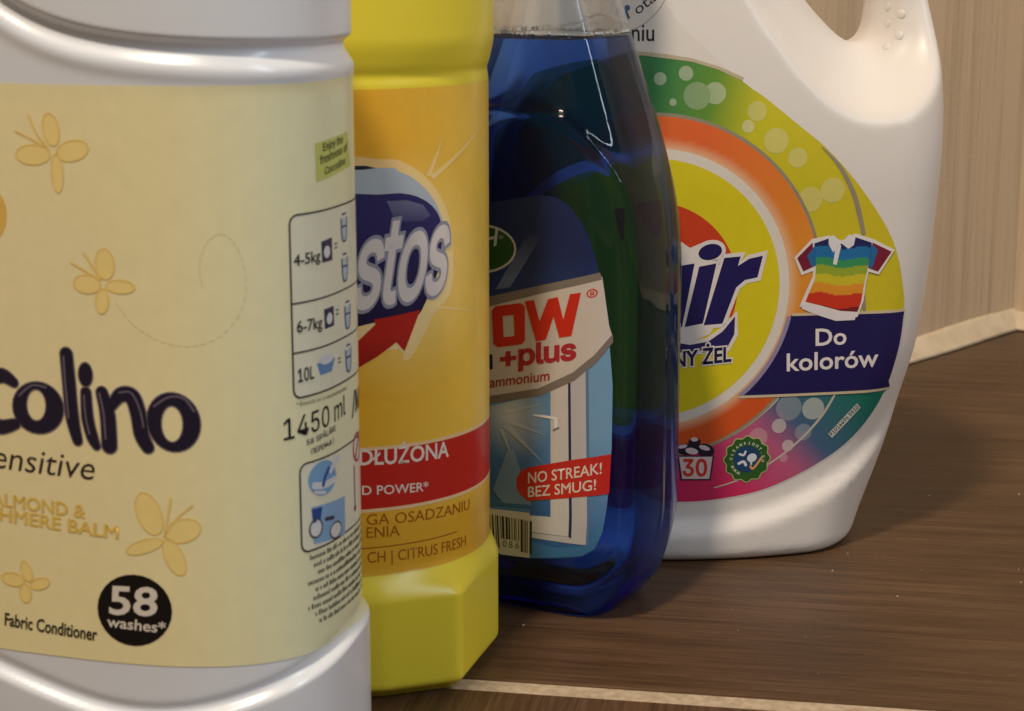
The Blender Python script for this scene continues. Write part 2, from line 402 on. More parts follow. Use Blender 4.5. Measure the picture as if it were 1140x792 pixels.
def wall_mat(name, c0, c1):
    """vertical fine stripes along the wall's own x axis"""
    m, nt, N, b = new_mat(name); tc = node(nt, 'ShaderNodeTexCoord')
    def stripes(sc, det, zs):
        mp = node(nt, 'ShaderNodeMapping'); mp.inputs['Scale'].default_value = (1, 1, zs); nt.links.new(tc.outputs['Object'], mp.inputs['Vector'])
        n = node(nt, 'ShaderNodeTexNoise', Scale=sc, Detail=det, Roughness=0.6); nt.links.new(mp.outputs['Vector'], n.inputs['Vector']); return n
    a = stripes(95.0, 3.0, 0.015); c = stripes(400.0, 2.0, 0.03); d = stripes(500.0, 3.0, 1.0)
    mx = node(nt, 'ShaderNodeMix', data_type='FLOAT'); mx.inputs[0].default_value = 0.35; nt.links.new(a.outputs['Fac'], mx.inputs[2]); nt.links.new(c.outputs['Fac'], mx.inputs[3])
    mx2 = node(nt, 'ShaderNodeMix', data_type='FLOAT'); mx2.inputs[0].default_value = 0.15; nt.links.new(mx.outputs[0], mx2.inputs[2]); nt.links.new(d.outputs['Fac'], mx2.inputs[3])
    cr = node(nt, 'ShaderNodeValToRGB'); e = cr.color_ramp.elements; e[0].position = 0.38; e[0].color = (*c0, 1); e[1].position = 0.52; e[1].color = (*c1, 1)
    nt.links.new(mx2.outputs[0], cr.inputs['Fac']); nt.links.new(cr.outputs['Color'], b.inputs['Base Color'])
    b.inputs['Roughness'].default_value = 0.55; b.inputs['Specular IOR Level'].default_value = 0.3
    return m
M_WOOD = wood_mat('wood_look_tile'); M_GROUT = rough_mat('pale_grout', (0.33, 0.25, 0.17), (0.50, 0.40, 0.29), 330.0)
M_WALL = wall_mat('beige_wall_tile', (0.50, 0.38, 0.25), (0.65, 0.50, 0.34)); M_WALL2 = wall_mat('pale_wall_tile', (0.56, 0.44, 0.30), (0.67, 0.54, 0.385))
M_CAULK = rough_mat('caulk', (0.58, 0.47, 0.32), (0.70, 0.58, 0.41), 90.0, 0.15)

SEAM = np.array([-0.00788, 0.49210]); SEAM_ROT = -10.0      # a grout seam crosses the floor under the bottles
floor = mesh_obj('floor', [(-2.5, -2.0, -0.0006), (2.5, -2.0, -0.0006), (2.5, 2.5, -0.0006), (-2.5, 2.5, -0.0006)], [(0, 1, 2, 3)], M_GROUT, smooth=False); floor['kind'] = 'structure'
def tile_mesh(w, d):
    bm = bmesh.new(); bmesh.ops.create_cube(bm, size=1.0)
    for v in bm.verts: v.co = (v.co.x*w, v.co.y*d, v.co.z*0.008-0.004)
    bmesh.ops.bevel(bm, geom=[e for e in bm.edges if all(v.co.z > -0.001 for v in e.verts)], offset=0.0009, segments=2, affect='EDGES', profile=0.5)
    me = bpy.data.meshes.new('floor_tile'); bm.to_mesh(me); bm.free(); me.materials.append(M_WOOD); return me
TILE = tile_mesh(1.194, 0.594); G = 0.0078
def place_tile(a, b, turn):
    t = math.radians(SEAM_ROT); e1 = np.array([math.cos(t), math.sin(t)]); e2 = np.array([-math.sin(t), math.cos(t)]); p = SEAM+e1*a+e2*b
    o = link(bpy.data.objects.new('floor_tile', TILE), floor); o.location = (p[0], p[1], 0); o.rotation_euler = (0, 0, t+math.radians(turn))
for a in (-0.95, 0.25): place_tile(a, 0.297, 0)                    # grain along the seam
for a in (-0.52, 0.08, 0.68): place_tile(a, -G-0.597, 90)          # laid the other way in front of it

CORNER = np.array([0.2650, 0.9790]); WALL_ROT = 47.0
def wall_box(name, length, direction, mat, side):
    """a wall standing on the floor; its own x axis runs along it from the corner"""
    h, th = 1.9, 0.06
    V = [(x, y, z) for z in (0.0, h) for x, y in ((0, 0), (length, 0), (length, th*side), (0, th*side))]
    F = [(0, 1, 2, 3), (4, 5, 6, 7), (0, 1, 5, 4), (1, 2, 6, 5), (2, 3, 7, 6), (3, 0, 4, 7)]
    o = mesh_obj(name, V, F, mat, smooth=False); o.location = (CORNER[0], CORNER[1], 0.0002); o.rotation_euler = (0, 0, math.radians(direction)); o['kind'] = 'structure'
    bm = bmesh.new(); bm.from_mesh(o.data); bmesh.ops.recalc_face_normals(bm, faces=bm.faces[:]); bm.to_mesh(o.data); bm.free(); return o
wall_back = wall_box('wall_back', 1.35, WALL_ROT+180, M_WALL, -1)
wall_side = wall_box('wall_side', 1.20, WALL_ROT-90, M_WALL2, 1)
def caulk_strip(wall, length, side, seed):
    """an uneven bead of caulk filling the joint of wall and floor"""
    rng = np.random.default_rng(seed); n = 260; x = np.linspace(0.0, length, n)
    def wob(k, a): return sum(a/(i+1)*np.sin(x*k*(i+1.3)*2+rng.uniform(0, 6.28)) for i in range(4))
    hh = 0.0098+wob(9, 0.0006)+rng.normal(0, 0.00006, n); out = 0.0075+wob(8, 0.0008)+rng.normal(0, 0.00008, n); V = []; F = []
    for i in range(n):
        for t in (0, 0.25, 0.5, 0.75, 1.0):
            a = t*math.pi/2; V.append((x[i], -side*(0.0003+max(out[i], 0.003)*(math.sin(a)**2.0)), 0.0003+max(hh[i], 0.004)*(math.cos(a)**2.0)))
        V.append((x[i], 0.002*side, 0.0003))
    for i in range(n-1):
        for k in range(6): F.append((i*6+k, i*6+(k+1) % 6, (i+1)*6+(k+1) % 6, (i+1)*6+k))
    return mesh_obj('caulk_bead', V, F, M_CAULK, wall)
caulk_strip(wall_back, 1.3, -1, 3); caulk_strip(wall_side, 1.1, 1, 5)

# ================================================================ bottle bodies
M_COND = plastic('white_glossy_plastic', (0.74, 0.78, 0.84), 0.24, 0.015, sss=0.12)
M_JUG = plastic('white_satin_plastic', (0.77, 0.73, 0.69), 0.36, 0.05, 1500.0, sss=0.10)
M_YEL = plastic('yellow_plastic', (0.84, 0.71, 0.05), 0.30, 0.03, sss=0.12)
M_CAPW = plastic('cap_plastic', (0.70, 0.70, 0.72), 0.32)
M_NAVYCAP = plastic('dark_cap_plastic', (0.02, 0.05, 0.25), 0.35)
INK = ink_mat('printed_ink', 0.27); INK_MATT = ink_mat('printed_ink_satin', 0.36); INK_HATCH = ink_mat('printed_ink_hatched', 0.27, 0.05)

def loft_body(name, lo, zs, mat, parent): return mesh_obj(name, *ring_mesh(lo.rings(zs)), mat, parent)
def label_sheet(lo, u0, u1, v0, v1, ink, parent, mat, name='label', step=1.6, uvmap=True):
    return lay(name, poly2d([[(u0, v0), (u1, v0), (u1, v1), (u0, v1)]]), lo, ink, parent, mat, 0, step, uvmap)

# --- fabric conditioner
b_cond = thing('fabric_conditioner_bottle', COND_POS, COND_ROT, 'white waisted plastic bottle with a pale yellow butterfly label, nearest the camera', 'bottle')
loft_body('body', cond, np.concatenate([np.linspace(0, 0.012, 14), np.linspace(0.0128, 0.062, 90), np.linspace(0.064, 0.160, 40), np.linspace(0.1606, 0.204, 100), np.linspace(0.206, 0.270, 40)]), M_COND, b_cond)
mesh_obj('cap', *ring_mesh(lathe([(0.0235, 0.2705), (0.0245, 0.272), (0.0245, 0.297), (0.0225, 0.302), (0.015, 0.3035)])), M_NAVYCAP, b_cond)
UC = float(cond.s[-1])*1000-0.01
CREAM = rgb(240, 230, 178); PALE = rgb(228, 230, 194)
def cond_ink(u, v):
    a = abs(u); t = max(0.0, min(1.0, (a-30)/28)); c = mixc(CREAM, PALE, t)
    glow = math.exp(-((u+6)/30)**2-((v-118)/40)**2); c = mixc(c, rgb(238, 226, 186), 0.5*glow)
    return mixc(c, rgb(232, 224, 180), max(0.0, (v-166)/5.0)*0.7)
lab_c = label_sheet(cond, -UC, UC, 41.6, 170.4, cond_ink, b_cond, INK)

# --- yellow cleaner
b_clean = thing('cleaner_bottle', CLEAN_POS, CLEAN_ROT, 'round yellow plastic bottle with an orange label and squared yellow foot', 'bottle')
loft_body('body', clean, np.concatenate([np.linspace(0, 0.006, 10), np.linspace(0.007, 0.045, 60), np.linspace(0.047, 0.158, 40), np.linspace(0.159, 0.230, 90), np.linspace(0.232, 0.266, 24)]), M_YEL, b_clean)
mesh_obj('cap', *ring_mesh(lathe([(0.0210, 0.2665), (0.0220, 0.268), (0.0205, 0.300), (0.013, 0.309), (0.008, 0.318)])), M_CAPW, b_clean)
UY = float(clean.s[-1])*1000-0.01
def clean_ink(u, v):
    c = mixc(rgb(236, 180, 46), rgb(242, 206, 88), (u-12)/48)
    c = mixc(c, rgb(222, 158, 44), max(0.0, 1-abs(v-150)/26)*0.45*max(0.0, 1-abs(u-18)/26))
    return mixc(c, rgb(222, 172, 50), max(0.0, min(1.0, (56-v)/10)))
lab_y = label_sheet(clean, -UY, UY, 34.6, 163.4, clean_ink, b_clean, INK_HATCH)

# --- blue window cleaner: clear shell, blue liquid
m_pet, nt, N, b = new_mat('clear_bottle_plastic'); b.inputs['Transmission Weight'].default_value = 1.0; b.inputs['IOR'].default_value = 1.40
b.inputs['Roughness'].default_value = 0.03; b.inputs['Base Color'].default_value = (0.94, 0.96, 0.98, 1)
tcn = node(nt, 'ShaderNodeTexCoord'); nz = node(nt, 'ShaderNodeTexNoise', Scale=22.0, Detail=1.0); nt.links.new(tcn.outputs['Object'], nz.inputs['Vector'])
bpn = node(nt, 'ShaderNodeBump', Strength=0.10, Distance=0.004); nt.links.new(nz.outputs['Fac'], bpn.inputs['Height']); nt.links.new(bpn.outputs['Normal'], b.inputs['Normal'])
tr = node(nt, 'ShaderNodeBsdfTransparent'); ms = node(nt, 'ShaderNodeMixShader', Fac=0.55)
nt.links.new(b.outputs['BSDF'], ms.inputs[1]); nt.links.new(tr.outputs['BSDF'], ms.inputs[2]); nt.links.new(ms.outputs['Shader'], nt.nodes['Material Output'].inputs['Surface'])
m_liq, nt, N, b = new_mat('blue_liquid_in_bottle'); b.inputs['Transmission Weight'].default_value = 1.0; b.inputs['IOR'].default_value = 1.37; b.inputs['Roughness'].default_value = 0.0
b.inputs['Base Color'].default_value = (1, 1, 1, 1)
tcn = node(nt, 'ShaderNodeTexCoord'); nz = node(nt, 'ShaderNodeTexNoise', Scale=26.0, Detail=1.0); nt.links.new(tcn.outputs['Object'], nz.inputs['Vector'])
bpn = node(nt, 'ShaderNodeBump', Strength=0.06, Distance=0.004); nt.links.new(nz.outputs['Fac'], bpn.inputs['Height']); nt.links.new(bpn.outputs['Normal'], b.inputs['Normal'])
va = node(nt, 'ShaderNodeVolumeAbsorption', Density=62.0); va.inputs['Color'].default_value = (0.0, 0.42, 0.965, 1)
b.inputs['Specular IOR Level'].default_value = 0.45
vs = node(nt, 'ShaderNodeVolumeScatter', Density=2.0); vs.inputs['Color'].default_value = (0.02, 0.38, 1.0, 1)
ad = node(nt, 'ShaderNodeAddShader'); nt.links.new(va.outputs['Volume'], ad.inputs[0]); nt.links.new(vs.outputs['Volume'], ad.inputs[1]); nt.links.new(ad.outputs['Shader'], nt.nodes['Material Output'].inputs['Volume'])
tr = node(nt, 'ShaderNodeBsdfTransparent'); ms = node(nt, 'ShaderNodeMixShader', Fac=0.22)       # thin clear walls let part of the light straight through
nt.links.new(b.outputs['BSDF'], ms.inputs[1]); nt.links.new(tr.outputs['BSDF'], ms.inputs[2]); nt.links.new(ms.outputs['Shader'], nt.nodes['Material Output'].inputs['Surface'])
b_glass = thing('window_cleaner_bottle', GLASS_POS, GLASS_ROT, 'clear bottle full of dark blue liquid behind the yellow bottle', 'bottle')
LEVEL = 0.1735
gz = np.concatenate([np.linspace(LEVEL+0.0003, 0.20, 40), np.linspace(0.201, 0.232, 20)])
shell = mesh_obj('shoulder', *ring_mesh(glass.rings(gz), False, False), m_pet, b_glass)
so = shell.modifiers.new('wall', 'SOLIDIFY'); so.thickness = 0.0010; so.offset = -1
lz = np.concatenate([np.linspace(0.0, 0.016, 26), np.linspace(0.0168, LEVEL, 150)])
LR = glass.rings(lz); top_c = LR[-1].mean(0)
men = [LR[-1]+(top_c-LR[-1])*k*np.array([1, 1, 0])-np.array([0, 0, d]) for k, d in ((0.03, 0.0002), (0.06, 0.0011), (0.14, 0.0014))]   # meniscus
mesh_obj('body', *ring_mesh(np.concatenate([LR, np.stack(men)])), m_liq, b_glass)
rng = np.random.default_rng(8); foam_v = []; foam_f = []                 # ring of small bubbles along the liquid line
for k in range(150):
    i = rng.integers(0, NP); c = LR[-1][i]+(top_c-LR[-1][i])*rng.uniform(0.04, 0.10); r = rng.uniform(0.0003, 0.0008); c = c+np.array([0, 0, r*0.6]); n0 = len(foam_v)
    foam_v += [tuple(c+r*np.array(d)) for d in ((1, 0, 0), (0, 1, 0), (-1, 0, 0), (0, -1, 0), (0, 0, 1), (0, 0, -1))]
    foam_f += [tuple(n0+q for q in t) for t in ((0, 1, 4), (1, 2, 4), (2, 3, 4), (3, 0, 4), (1, 0, 5), (2, 1, 5), (3, 2, 5), (0, 3, 5))]
fo = mesh_obj('foam', foam_v, foam_f, plastic('foam', (0.62, 0.72, 0.78), 0.2), b_glass); fo['kind'] = 'stuff'
mesh_obj('cap', *ring_mesh(lathe([(0.0168, 0.2205), (0.0172, 0.222), (0.0172, 0.246), (0.0155, 0.249), (0.008, 0.250)])), M_CAPW, b_glass)
GLASS_LABEL = [(-10.3,124.9),(7.2,128.2),(13.0,128.1),(17.8,125.8),(21.5,121.1),(23.9,115.6),(26.2,106.3),(28.7,92.2),(30.3,73.6),(30.2,54.7),(29.1,38.2),(27.8,28.4),(26.2,23.4),(22.5,20.8),(14.0,19.1),(4.1,17.6),(-6.1,17.1)]
GLASS_LABEL = [(-15.0, GLASS_LABEL[-1][1])]+[(-22.0, 22.0), (-24.5, 40.0), (-25.0, 72.0), (-24.0, 92.0), (-21.0, 108.0), (-16.5, 119.0)]+GLASS_LABEL
def glass_ink(u, v):
    if v > 96: return mixc(rgb(22, 40, 92), rgb(34, 62, 122), (112-v)/18)
    c = mixc(rgb(52, 104, 170), rgb(120, 165, 205), (v-20)/40)
    return mixc(c, rgb(24, 74, 132), max(0.0, min(1.0, (28-v)/11)))
lab_g = lay('label', poly2d([GLASS_LABEL]), glass, glass_ink, b_glass, INK_MATT, 0, 1.2)

# --- white detergent jug
b_jug = thing('detergent_jug', JUG_POS, JUG_ROT, 'white plastic jug with a moulded handle and colourful round label', 'jug')
def surface_net(h=0.0017):
    x = np.arange(-0.098, 0.079, h); y = np.arange(-0.058, 0.0585, h); z = np.arange(-0.006, 0.262, h)
    X2, Z2 = np.meshgrid(x, z, indexing='ij'); fl = jug_fields(X2, Z2); f3 = tuple(f[:, None, :] for f in fl)
    F = jug_f(X2[:, None, :], y[None, :, None], Z2[:, None, :], f3); S = F < 0
    idx = -np.ones(F.shape, np.int64)
    c = [S[i:S.shape[0]-1+i, j:S.shape[1]-1+j, k:S.shape[2]-1+k] for i in (0, 1) for j in (0, 1) for k in (0, 1)]
    tot = sum(q.astype(int) for q in c); act = np.argwhere((tot > 0) & (tot < 8)); idx[tuple(act.T)] = np.arange(len(act))
    acc = np.zeros((len(act), 3)); cnt = np.zeros(len(act)); cor = [np.array((i, j, k)) for i in (0, 1) for j in (0, 1) for k in (0, 1)]
    for p in range(8):
        for q in range(p+1, 8):
            if np.abs(cor[p]-cor[q]).sum() != 1: continue
            A = act+cor[p]; Bq = act+cor[q]; fa = F[tuple(A.T)]; fb = F[tuple(Bq.T)]; m = (fa < 0) != (fb < 0)
            t = np.where(m, fa/(fa-fb+1e-15), 0)[:, None]; acc += np.where(m[:, None], A+(Bq-A)*t, 0); cnt += m
    V = np.array([x[0], y[0], z[0]])+h*acc/cnt[:, None]
    Fc = []
    for ax in range(3):
        e = np.zeros(3, int); e[ax] = 1; o1 = np.zeros(3, int); o1[(ax+1) % 3] = 1; o2 = np.zeros(3, int); o2[(ax+2) % 3] = 1
        n = np.array(F.shape); sl0 = tuple(slice(0, n[k]-e[k]) for k in range(3)); sl1 = tuple(slice(e[k], n[k]) for k in range(3))
        for a in np.argwhere(S[sl0] != S[sl1]):
            v = [idx[tuple(a-o1-o2)], idx[tuple(a-o2)], idx[tuple(a)], idx[tuple(a-o1)]]
            Fc.append(v if S[tuple(a)] else v[::-1])
    for _ in range(3):                                             # pull the vertices onto the exact surface
        def val(P): return jug_f(P[:, 0], P[:, 1], P[:, 2], jug_fields(P[:, 0], P[:, 2]))
        e = 2e-4; f0 = val(V); g = np.stack([(val(V+np.eye(3)[k]*e)-val(V-np.eye(3)[k]*e))/(2*e) for k in range(3)], -1)
        V = V-np.clip(f0/np.maximum((g*g).sum(1), 0.2), -0.0006, 0.0006)[:, None]*g
    return V, [tuple(int(i) for i in f) for f in Fc]
mesh_obj('body', *surface_net(), M_JUG, b_jug)
mesh_obj('cap', *ring_mesh(lathe([(0.0225, 0.250), (0.0225, 0.270), (0.0275, 0.2705), (0.0285, 0.273), (0.0285, 0.298), (0.026, 0.302), (0.014, 0.3025)], cx=-0.042)), M_NAVYCAP, b_jug)
BUMP = bpy.data.meshes.new('grip_bump'); bmb = bmesh.new(); bmesh.ops.create_uvsphere(bmb, u_segments=14, v_segments=8, radius=1.0); bmb.to_mesh(BUMP); bmb.free()
BUMP.materials.append(M_JUG); BUMP.polygons.foreach_set('use_smooth', [True]*len(BUMP.polygons))
for u, v in [(53.8,178.5),(56.7,176.3),(53.7,173.2),(56.0,169.4),(52.5,165.8)]+[(57.0, 189.0), (52.5, 192.5), (56.0, 197.0)]:
    p = jug.point(u/1000, v/1000); o = link(bpy.data.objects.new('grip_bump', BUMP), b_jug); o.location = p; o.scale = (0.0015, 0.00042, 0.0015)
    q = jug.point(u/1000, v/1000, 0.001)-p; o.rotation_euler = Vector(q).to_track_quat('Y', 'Z').to_euler()
WHITE_LABEL = rgb(222, 216, 208)
lab_j = lay('label', poly2d([[(p[0]*1000, p[1]*1000) for p in JUG_LABEL]]), jug, WHITE_LABEL, b_jug, INK_MATT, 0, 2.0)

# crumbs of dust lying on the floor
rng = np.random.default_rng(21); dv = []; df = []
for k in range(70):
    x, y = rng.uniform(0.0, 0.24), rng.uniform(0.47, 0.80); r = rng.uniform(0.00012, 0.00040)*(1.6 if k % 9 == 0 else 1); n0 = len(dv)
    dv += [(x+r*rng.uniform(0.6, 1.5), y, 0.0001), (x, y+r, 0.0001), (x-r, y, 0.0001), (x, y-r*rng.uniform(0.6, 1.4), 0.0001), (x, y, 0.0001+r*1.2)]
    df += [(n0, n0+1, n0+4), (n0+1, n0+2, n0+4), (n0+2, n0+3, n0+4), (n0+3, n0, n0+4)]
du = mesh_obj('dust', dv, df, plastic('dust', (0.42, 0.36, 0.28), 0.7), None, False)
du['kind'] = 'stuff'; du['label'] = 'pale specks of dust scattered on the brown floor'; du['category'] = 'dust'

# ================================================================ print on the fabric conditioner label
P = Print(cond, lab_c, INK, cond_ink)
GOLD = rgb(246, 212, 92, 0.50); GOLD_LINE = rgb(238, 194, 56, 0.62)
def ring_of(loop, w):
    c = np.mean(np.array(loop), 0); r = np.array(loop)-c; k = 1-w/np.maximum(np.linalg.norm(r, axis=1), 1e-6)[:, None]
    return [list(loop), [tuple(p) for p in (c+r*k)]]
def butterfly(wings, lines):
    P.polys('butterfly_print', [ell(*w) for w in wings], GOLD, 1, step=2.5)
    P.polys('butterfly_outline', [ring_of(ell(*w), 0.35) for w in wings]+[brush(l, 0.5) for l in lines], GOLD_LINE, 2, step=2.5)
butterfly([[(4.6,160.9),(6.7,160.6),(4.4,164.5)], [(-0.0,155.4),(4.3,155.4),(0.3,157.7)], [(9.4,156.5),(13.3,157.3),(9.7,154.2)], [(5.6,151.6),(7.1,151.8),(5.7,147.3)]],
          [[(-3.9,160.3),(-0.1,158.7),(3.7,156.7)], [(-0.6,163.8),(1.3,159.7),(3.9,156.7)]])
butterfly([[(15.7,132.4),(18.0,132.3),(15.7,135.9)], [(11.3,127.9),(14.6,127.7),(11.6,130.1)], [(19.0,127.6),(22.4,127.4),(19.3,129.2)], [(14.7,124.3),(16.3,124.0),(14.3,121.4)]],
          [[(7.9,132.3),(11.2,130.7),(14.3,129.0)], [(11.0,134.6),(12.8,131.9),(14.5,129.0)]])
butterfly([[(23.3,77.1),(26.1,78.0),(24.9,72.2)], [(30.8,73.4),(34.8,74.6),(31.5,70.7)], [(21.9,69.5),(26.3,71.0),(22.2,67.9)], [(28.6,67.3),(30.4,68.8),(30.6,63.2)]],
          [[(26.5,72.0),(27.5,76.2),(28.3,80.7)], [(26.5,72.0),(29.5,76.2),(33.0,79.2)]])
butterfly([[(-7.5,61.1),(-5.9,60.8),(-7.8,63.6)], [(-11.2,58.8),(-8.1,58.5),(-10.8,60.5)], [(-4.2,58.5),(-1.6,59.2),(-4.1,57.0)], [(-8.1,55.9),(-6.5,55.7),(-8.2,53.5)]], [])
P.poly('wing_print', ell(*[(-12.3,141.7),(-7.3,142.0),(-12.7,135.4)]), rgb(222, 172, 24, 0.75), 1)
trail = spline([(18.0,123.9),(21.8,119.3),(27.7,115.9),(34.5,115.0),(41.3,117.8),(45.7,124.5),(45.6,133.3),(42.3,138.9),(38.5,137.8),(36.5,132.6),(37.0,127.7)], closed=False, sub=8)
P.polys('dotted_trail', [brush([trail[i], trail[i+1]], 0.32, 2) for i in range(0, len(trail)-1, 2)], rgb(196, 178, 110, 0.16), 1)
# brand lettering, brush-drawn
NIGHT = rgb(34, 30, 50); RIM = rgb(120, 112, 120)
logo = [brush([(-7.9,104.8),(-10.8,106.2),(-14.4,104.7),(-16.2,100.6),(-15.5,96.6),(-12.3,94.4),(-8.1,95.4)], [2.0, 3.1, 3.1, 3.2, 3.2, 3.2, 2.2]),
        [ell(*[(-2.2,99.5),(4.1,99.5),(-2.5,93.7)]), ell(*[(-2.6,100.1),(-0.1,99.8),(-3.0,96.4)])],
        brush([(5.5,112.1),(5.8,105.9),(6.2,97.9),(7.2,92.8)], [2.9, 3.0, 3.0, 2.2]),
        brush([(9.8,103.8),(9.9,98.1),(10.8,93.9),(11.7,91.9)], [2.3, 2.7, 2.6, 1.8]),
        ell(*[(9.9,107.8),(11.5,107.9),(9.9,105.2)]),
        brush([(13.6,104.0),(14.7,99.0),(14.8,92.1)], [2.6, 3.4, 3.4]),
        brush([(15.2,100.3),(17.8,103.6),(20.5,103.5),(21.8,99.8),(22.4,95.0),(23.7,92.2)], [1.6, 3.0, 3.4, 3.4, 3.2, 2.6]),
        [ell(*[(29.6,98.0),(35.4,97.4),(29.3,91.5)]), ell(*[(29.3,97.6),(31.8,97.4),(29.1,93.4)])]]
P.polys('brand_lettering_edge', logo, RIM, 2, grow=0.28)
P.polys('brand_lettering', logo, NIGHT, 3)
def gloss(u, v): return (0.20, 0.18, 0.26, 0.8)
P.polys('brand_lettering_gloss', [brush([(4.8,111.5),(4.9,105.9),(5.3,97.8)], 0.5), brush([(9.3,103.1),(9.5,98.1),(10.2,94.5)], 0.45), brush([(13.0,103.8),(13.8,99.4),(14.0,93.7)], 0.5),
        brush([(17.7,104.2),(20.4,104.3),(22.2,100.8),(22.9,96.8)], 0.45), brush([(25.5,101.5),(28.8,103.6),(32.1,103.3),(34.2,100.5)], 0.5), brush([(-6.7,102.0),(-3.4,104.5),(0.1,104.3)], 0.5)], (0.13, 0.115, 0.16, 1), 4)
P.text('ensitive', [(-14.9,84.8),(10.5,84.0),(-13.6,89.9)], rgb(52, 44, 44), 2, grow=-0.004, humanist=True)
P.text('ALMOND &', [(-15.5,76.1),(8.0,75.0),(-15.3,79.1)], rgb(226, 188, 66, 0.85), 2, grow=0.02, humanist=True)
P.text('SHMERE BALM', [(-16.2,72.7),(15.8,70.8),(-16.0,75.7)], rgb(226, 188, 66, 0.85), 2, grow=0.02, humanist=True)
P.poly('wash_count_badge', ell(*[(18.8,54.4),(27.6,54.5),(18.4,46.0)]), rgb(22, 20, 20), 2)
P.text('58', [(13.0,53.2),(23.9,53.5),(13.6,59.7)], rgb(225, 218, 205), 3, grow=0.02, humanist=True)
P.text('washes*', [(12.2,50.1),(25.8,49.5),(12.5,52.7)], rgb(225, 218, 205), 3, grow=0.015, humanist=True)
P.text('Fabric Conditioner', [(-14.1,47.5),(9.4,46.4),(-13.8,50.5)], rgb(40, 34, 30), 2, grow=0.018, humanist=True)
# side panel: dosage table and small print
P.poly('greeting_card', [(64.6,157.1),(81.4,158.2),(83.0,150.2),(64.9,148.6)], rgb(186, 200, 96, 0.9), 1)
P.text('Enjoy the', [(67.7,155.1),(78.2,156.0),(67.8,156.8)], rgb(48, 56, 36), 2, grow=0.02)
P.text('freshness of', [(66.3,152.4),(80.8,153.9),(66.4,154.2)], rgb(48, 56, 36), 2, grow=0.02)
P.text('Coccolino', [(68.2,149.9),(79.4,151.1),(68.3,151.5)], rgb(48, 56, 36), 2, grow=0.02)
def rrect(u0, v0, u1, v1, r):
    L = []
    for cx, cy, a in ((u1-r, v1-r, 0), (u0+r, v1-r, 90), (u0+r, v0+r, 180), (u1-r, v0+r, 270)):
        L += [(cx+r*math.cos(math.radians(a+k*22.5)), cy+r*math.sin(math.radians(a+k*22.5))) for k in range(5)]
    return L
LINE = rgb(44, 46, 50); PANEL = rgb(216, 220, 214, 0.55)
def box_line(u0, v0, u1, v1, r, w=0.45):
    P.poly('panel_fill', rrect(u0, v0, u1, v1, r), PANEL, 1); P.poly('panel_frame', rrect(u0, v0, u1, v1, r), LINE, 2, holes=[rrect(u0+w, v0+w, u1-w, v1-w, r-w)])
box_line(56.2, 101.4, 116.0, 142.4, 2.2); box_line(57.3, 65.6, 116.0, 86.6, 2.2)
P.polys('table_rule', [[(56.5, v), (115.8, v), (115.8, v+0.42), (56.5, v+0.42)] for v in (122.6, 111.6)], LINE, 2)
for s, box in (('4-5kg', [(57.3,131.1),(65.5,131.3),(57.3,133.5)]), ('6-7kg', [(57.7,116.3),(65.7,116.2),(57.7,118.9)]), ('10L', [(57.7,105.2),(62.4,105.3),(57.7,108.1)])):
    P.text(s, box, rgb(34, 38, 48), 3, grow=0.016, humanist='k' in s)
NAVY = rgb(34, 44, 84); AQUA = rgb(96, 140, 190)
def washer(q, c, r):
    P.poly('washer_icon', q, NAVY, 3); P.poly('washer_door', disc(c[0], c[1], r), rgb(214, 220, 226), 4)
washer([(66.1,135.4),(70.8,135.7),(70.8,130.6),(66.3,130.6)], [(68.3,132.8)][0], 1.35)
washer([(66.6,120.1),(71.0,120.2),(71.0,115.7),(66.8,115.6)], [(68.8,117.7)][0], 1.3)
def cup(u, v):
    P.polys('cup_icon', [[(u-1.6, v+2.4), (u+1.6, v+2.4), (u+1.15, v-2.4), (u-1.15, v-2.4)]], rgb(176, 196, 212), 3)
    P.polys('cup_outline', [brush([(u-1.7, v+2.4), (u-1.15, v-2.3), (u+1.15, v-2.3), (u+1.7, v+2.4)], 0.45, 3), brush([(u-1.0, v+3.4), (u+1.0, v+3.4)], 0.45, 2), brush([(u-1.5, v+0.6), (u+1.5, v+0.6)], 0.45, 2)], rgb(40, 70, 130), 4)
for p in [(77.8,136.6),(77.8,127.5),(79.0,116.3),(79.0,106.2)]: cup(*p)
P.polys('equals_sign', [[(u, v+d), (u+1.5, v+d), (u+1.5, v+d+0.35), (u, v+d+0.35)] for u, v in [(72.1,132.9),(72.1,117.8),(72.8,106.5)] for d in (0, 0.9)], LINE, 3)
P.poly('basin_icon', [(63.5,108.4),(71.1,108.3),(69.4,105.5),(64.7,105.5)], AQUA, 3); P.poly('basin_foam', ell(*[(67.3,108.7),(70.2,108.6),(67.5,109.8)]), rgb(206, 216, 226), 4)
P.text('*Based on a recommended', [(57.0,99.8),(77.5,99.4),(57.1,100.7)], rgb(96, 96, 90), 2)
P.text('1450 ml', [(53.7,92.6),(76.6,93.8),(53.7,97.4)], rgb(26, 26, 30), 2, grow=0.005)
P.text('/M', [(81.0,92.6),(88.5,92.6),(81.6,97.8)], rgb(26, 26, 30), 2, grow=0.018)
P.text('58 SPĂLĂRI', [(59.7,90.4),(70.8,91.4),(59.7,92.0)], rgb(46, 46, 46), 2, grow=0.012)
P.text('ПЕРЕЊА /', [(61.0,88.1),(69.8,88.7),(61.0,89.4)], rgb(46, 46, 46), 2, grow=0.012)
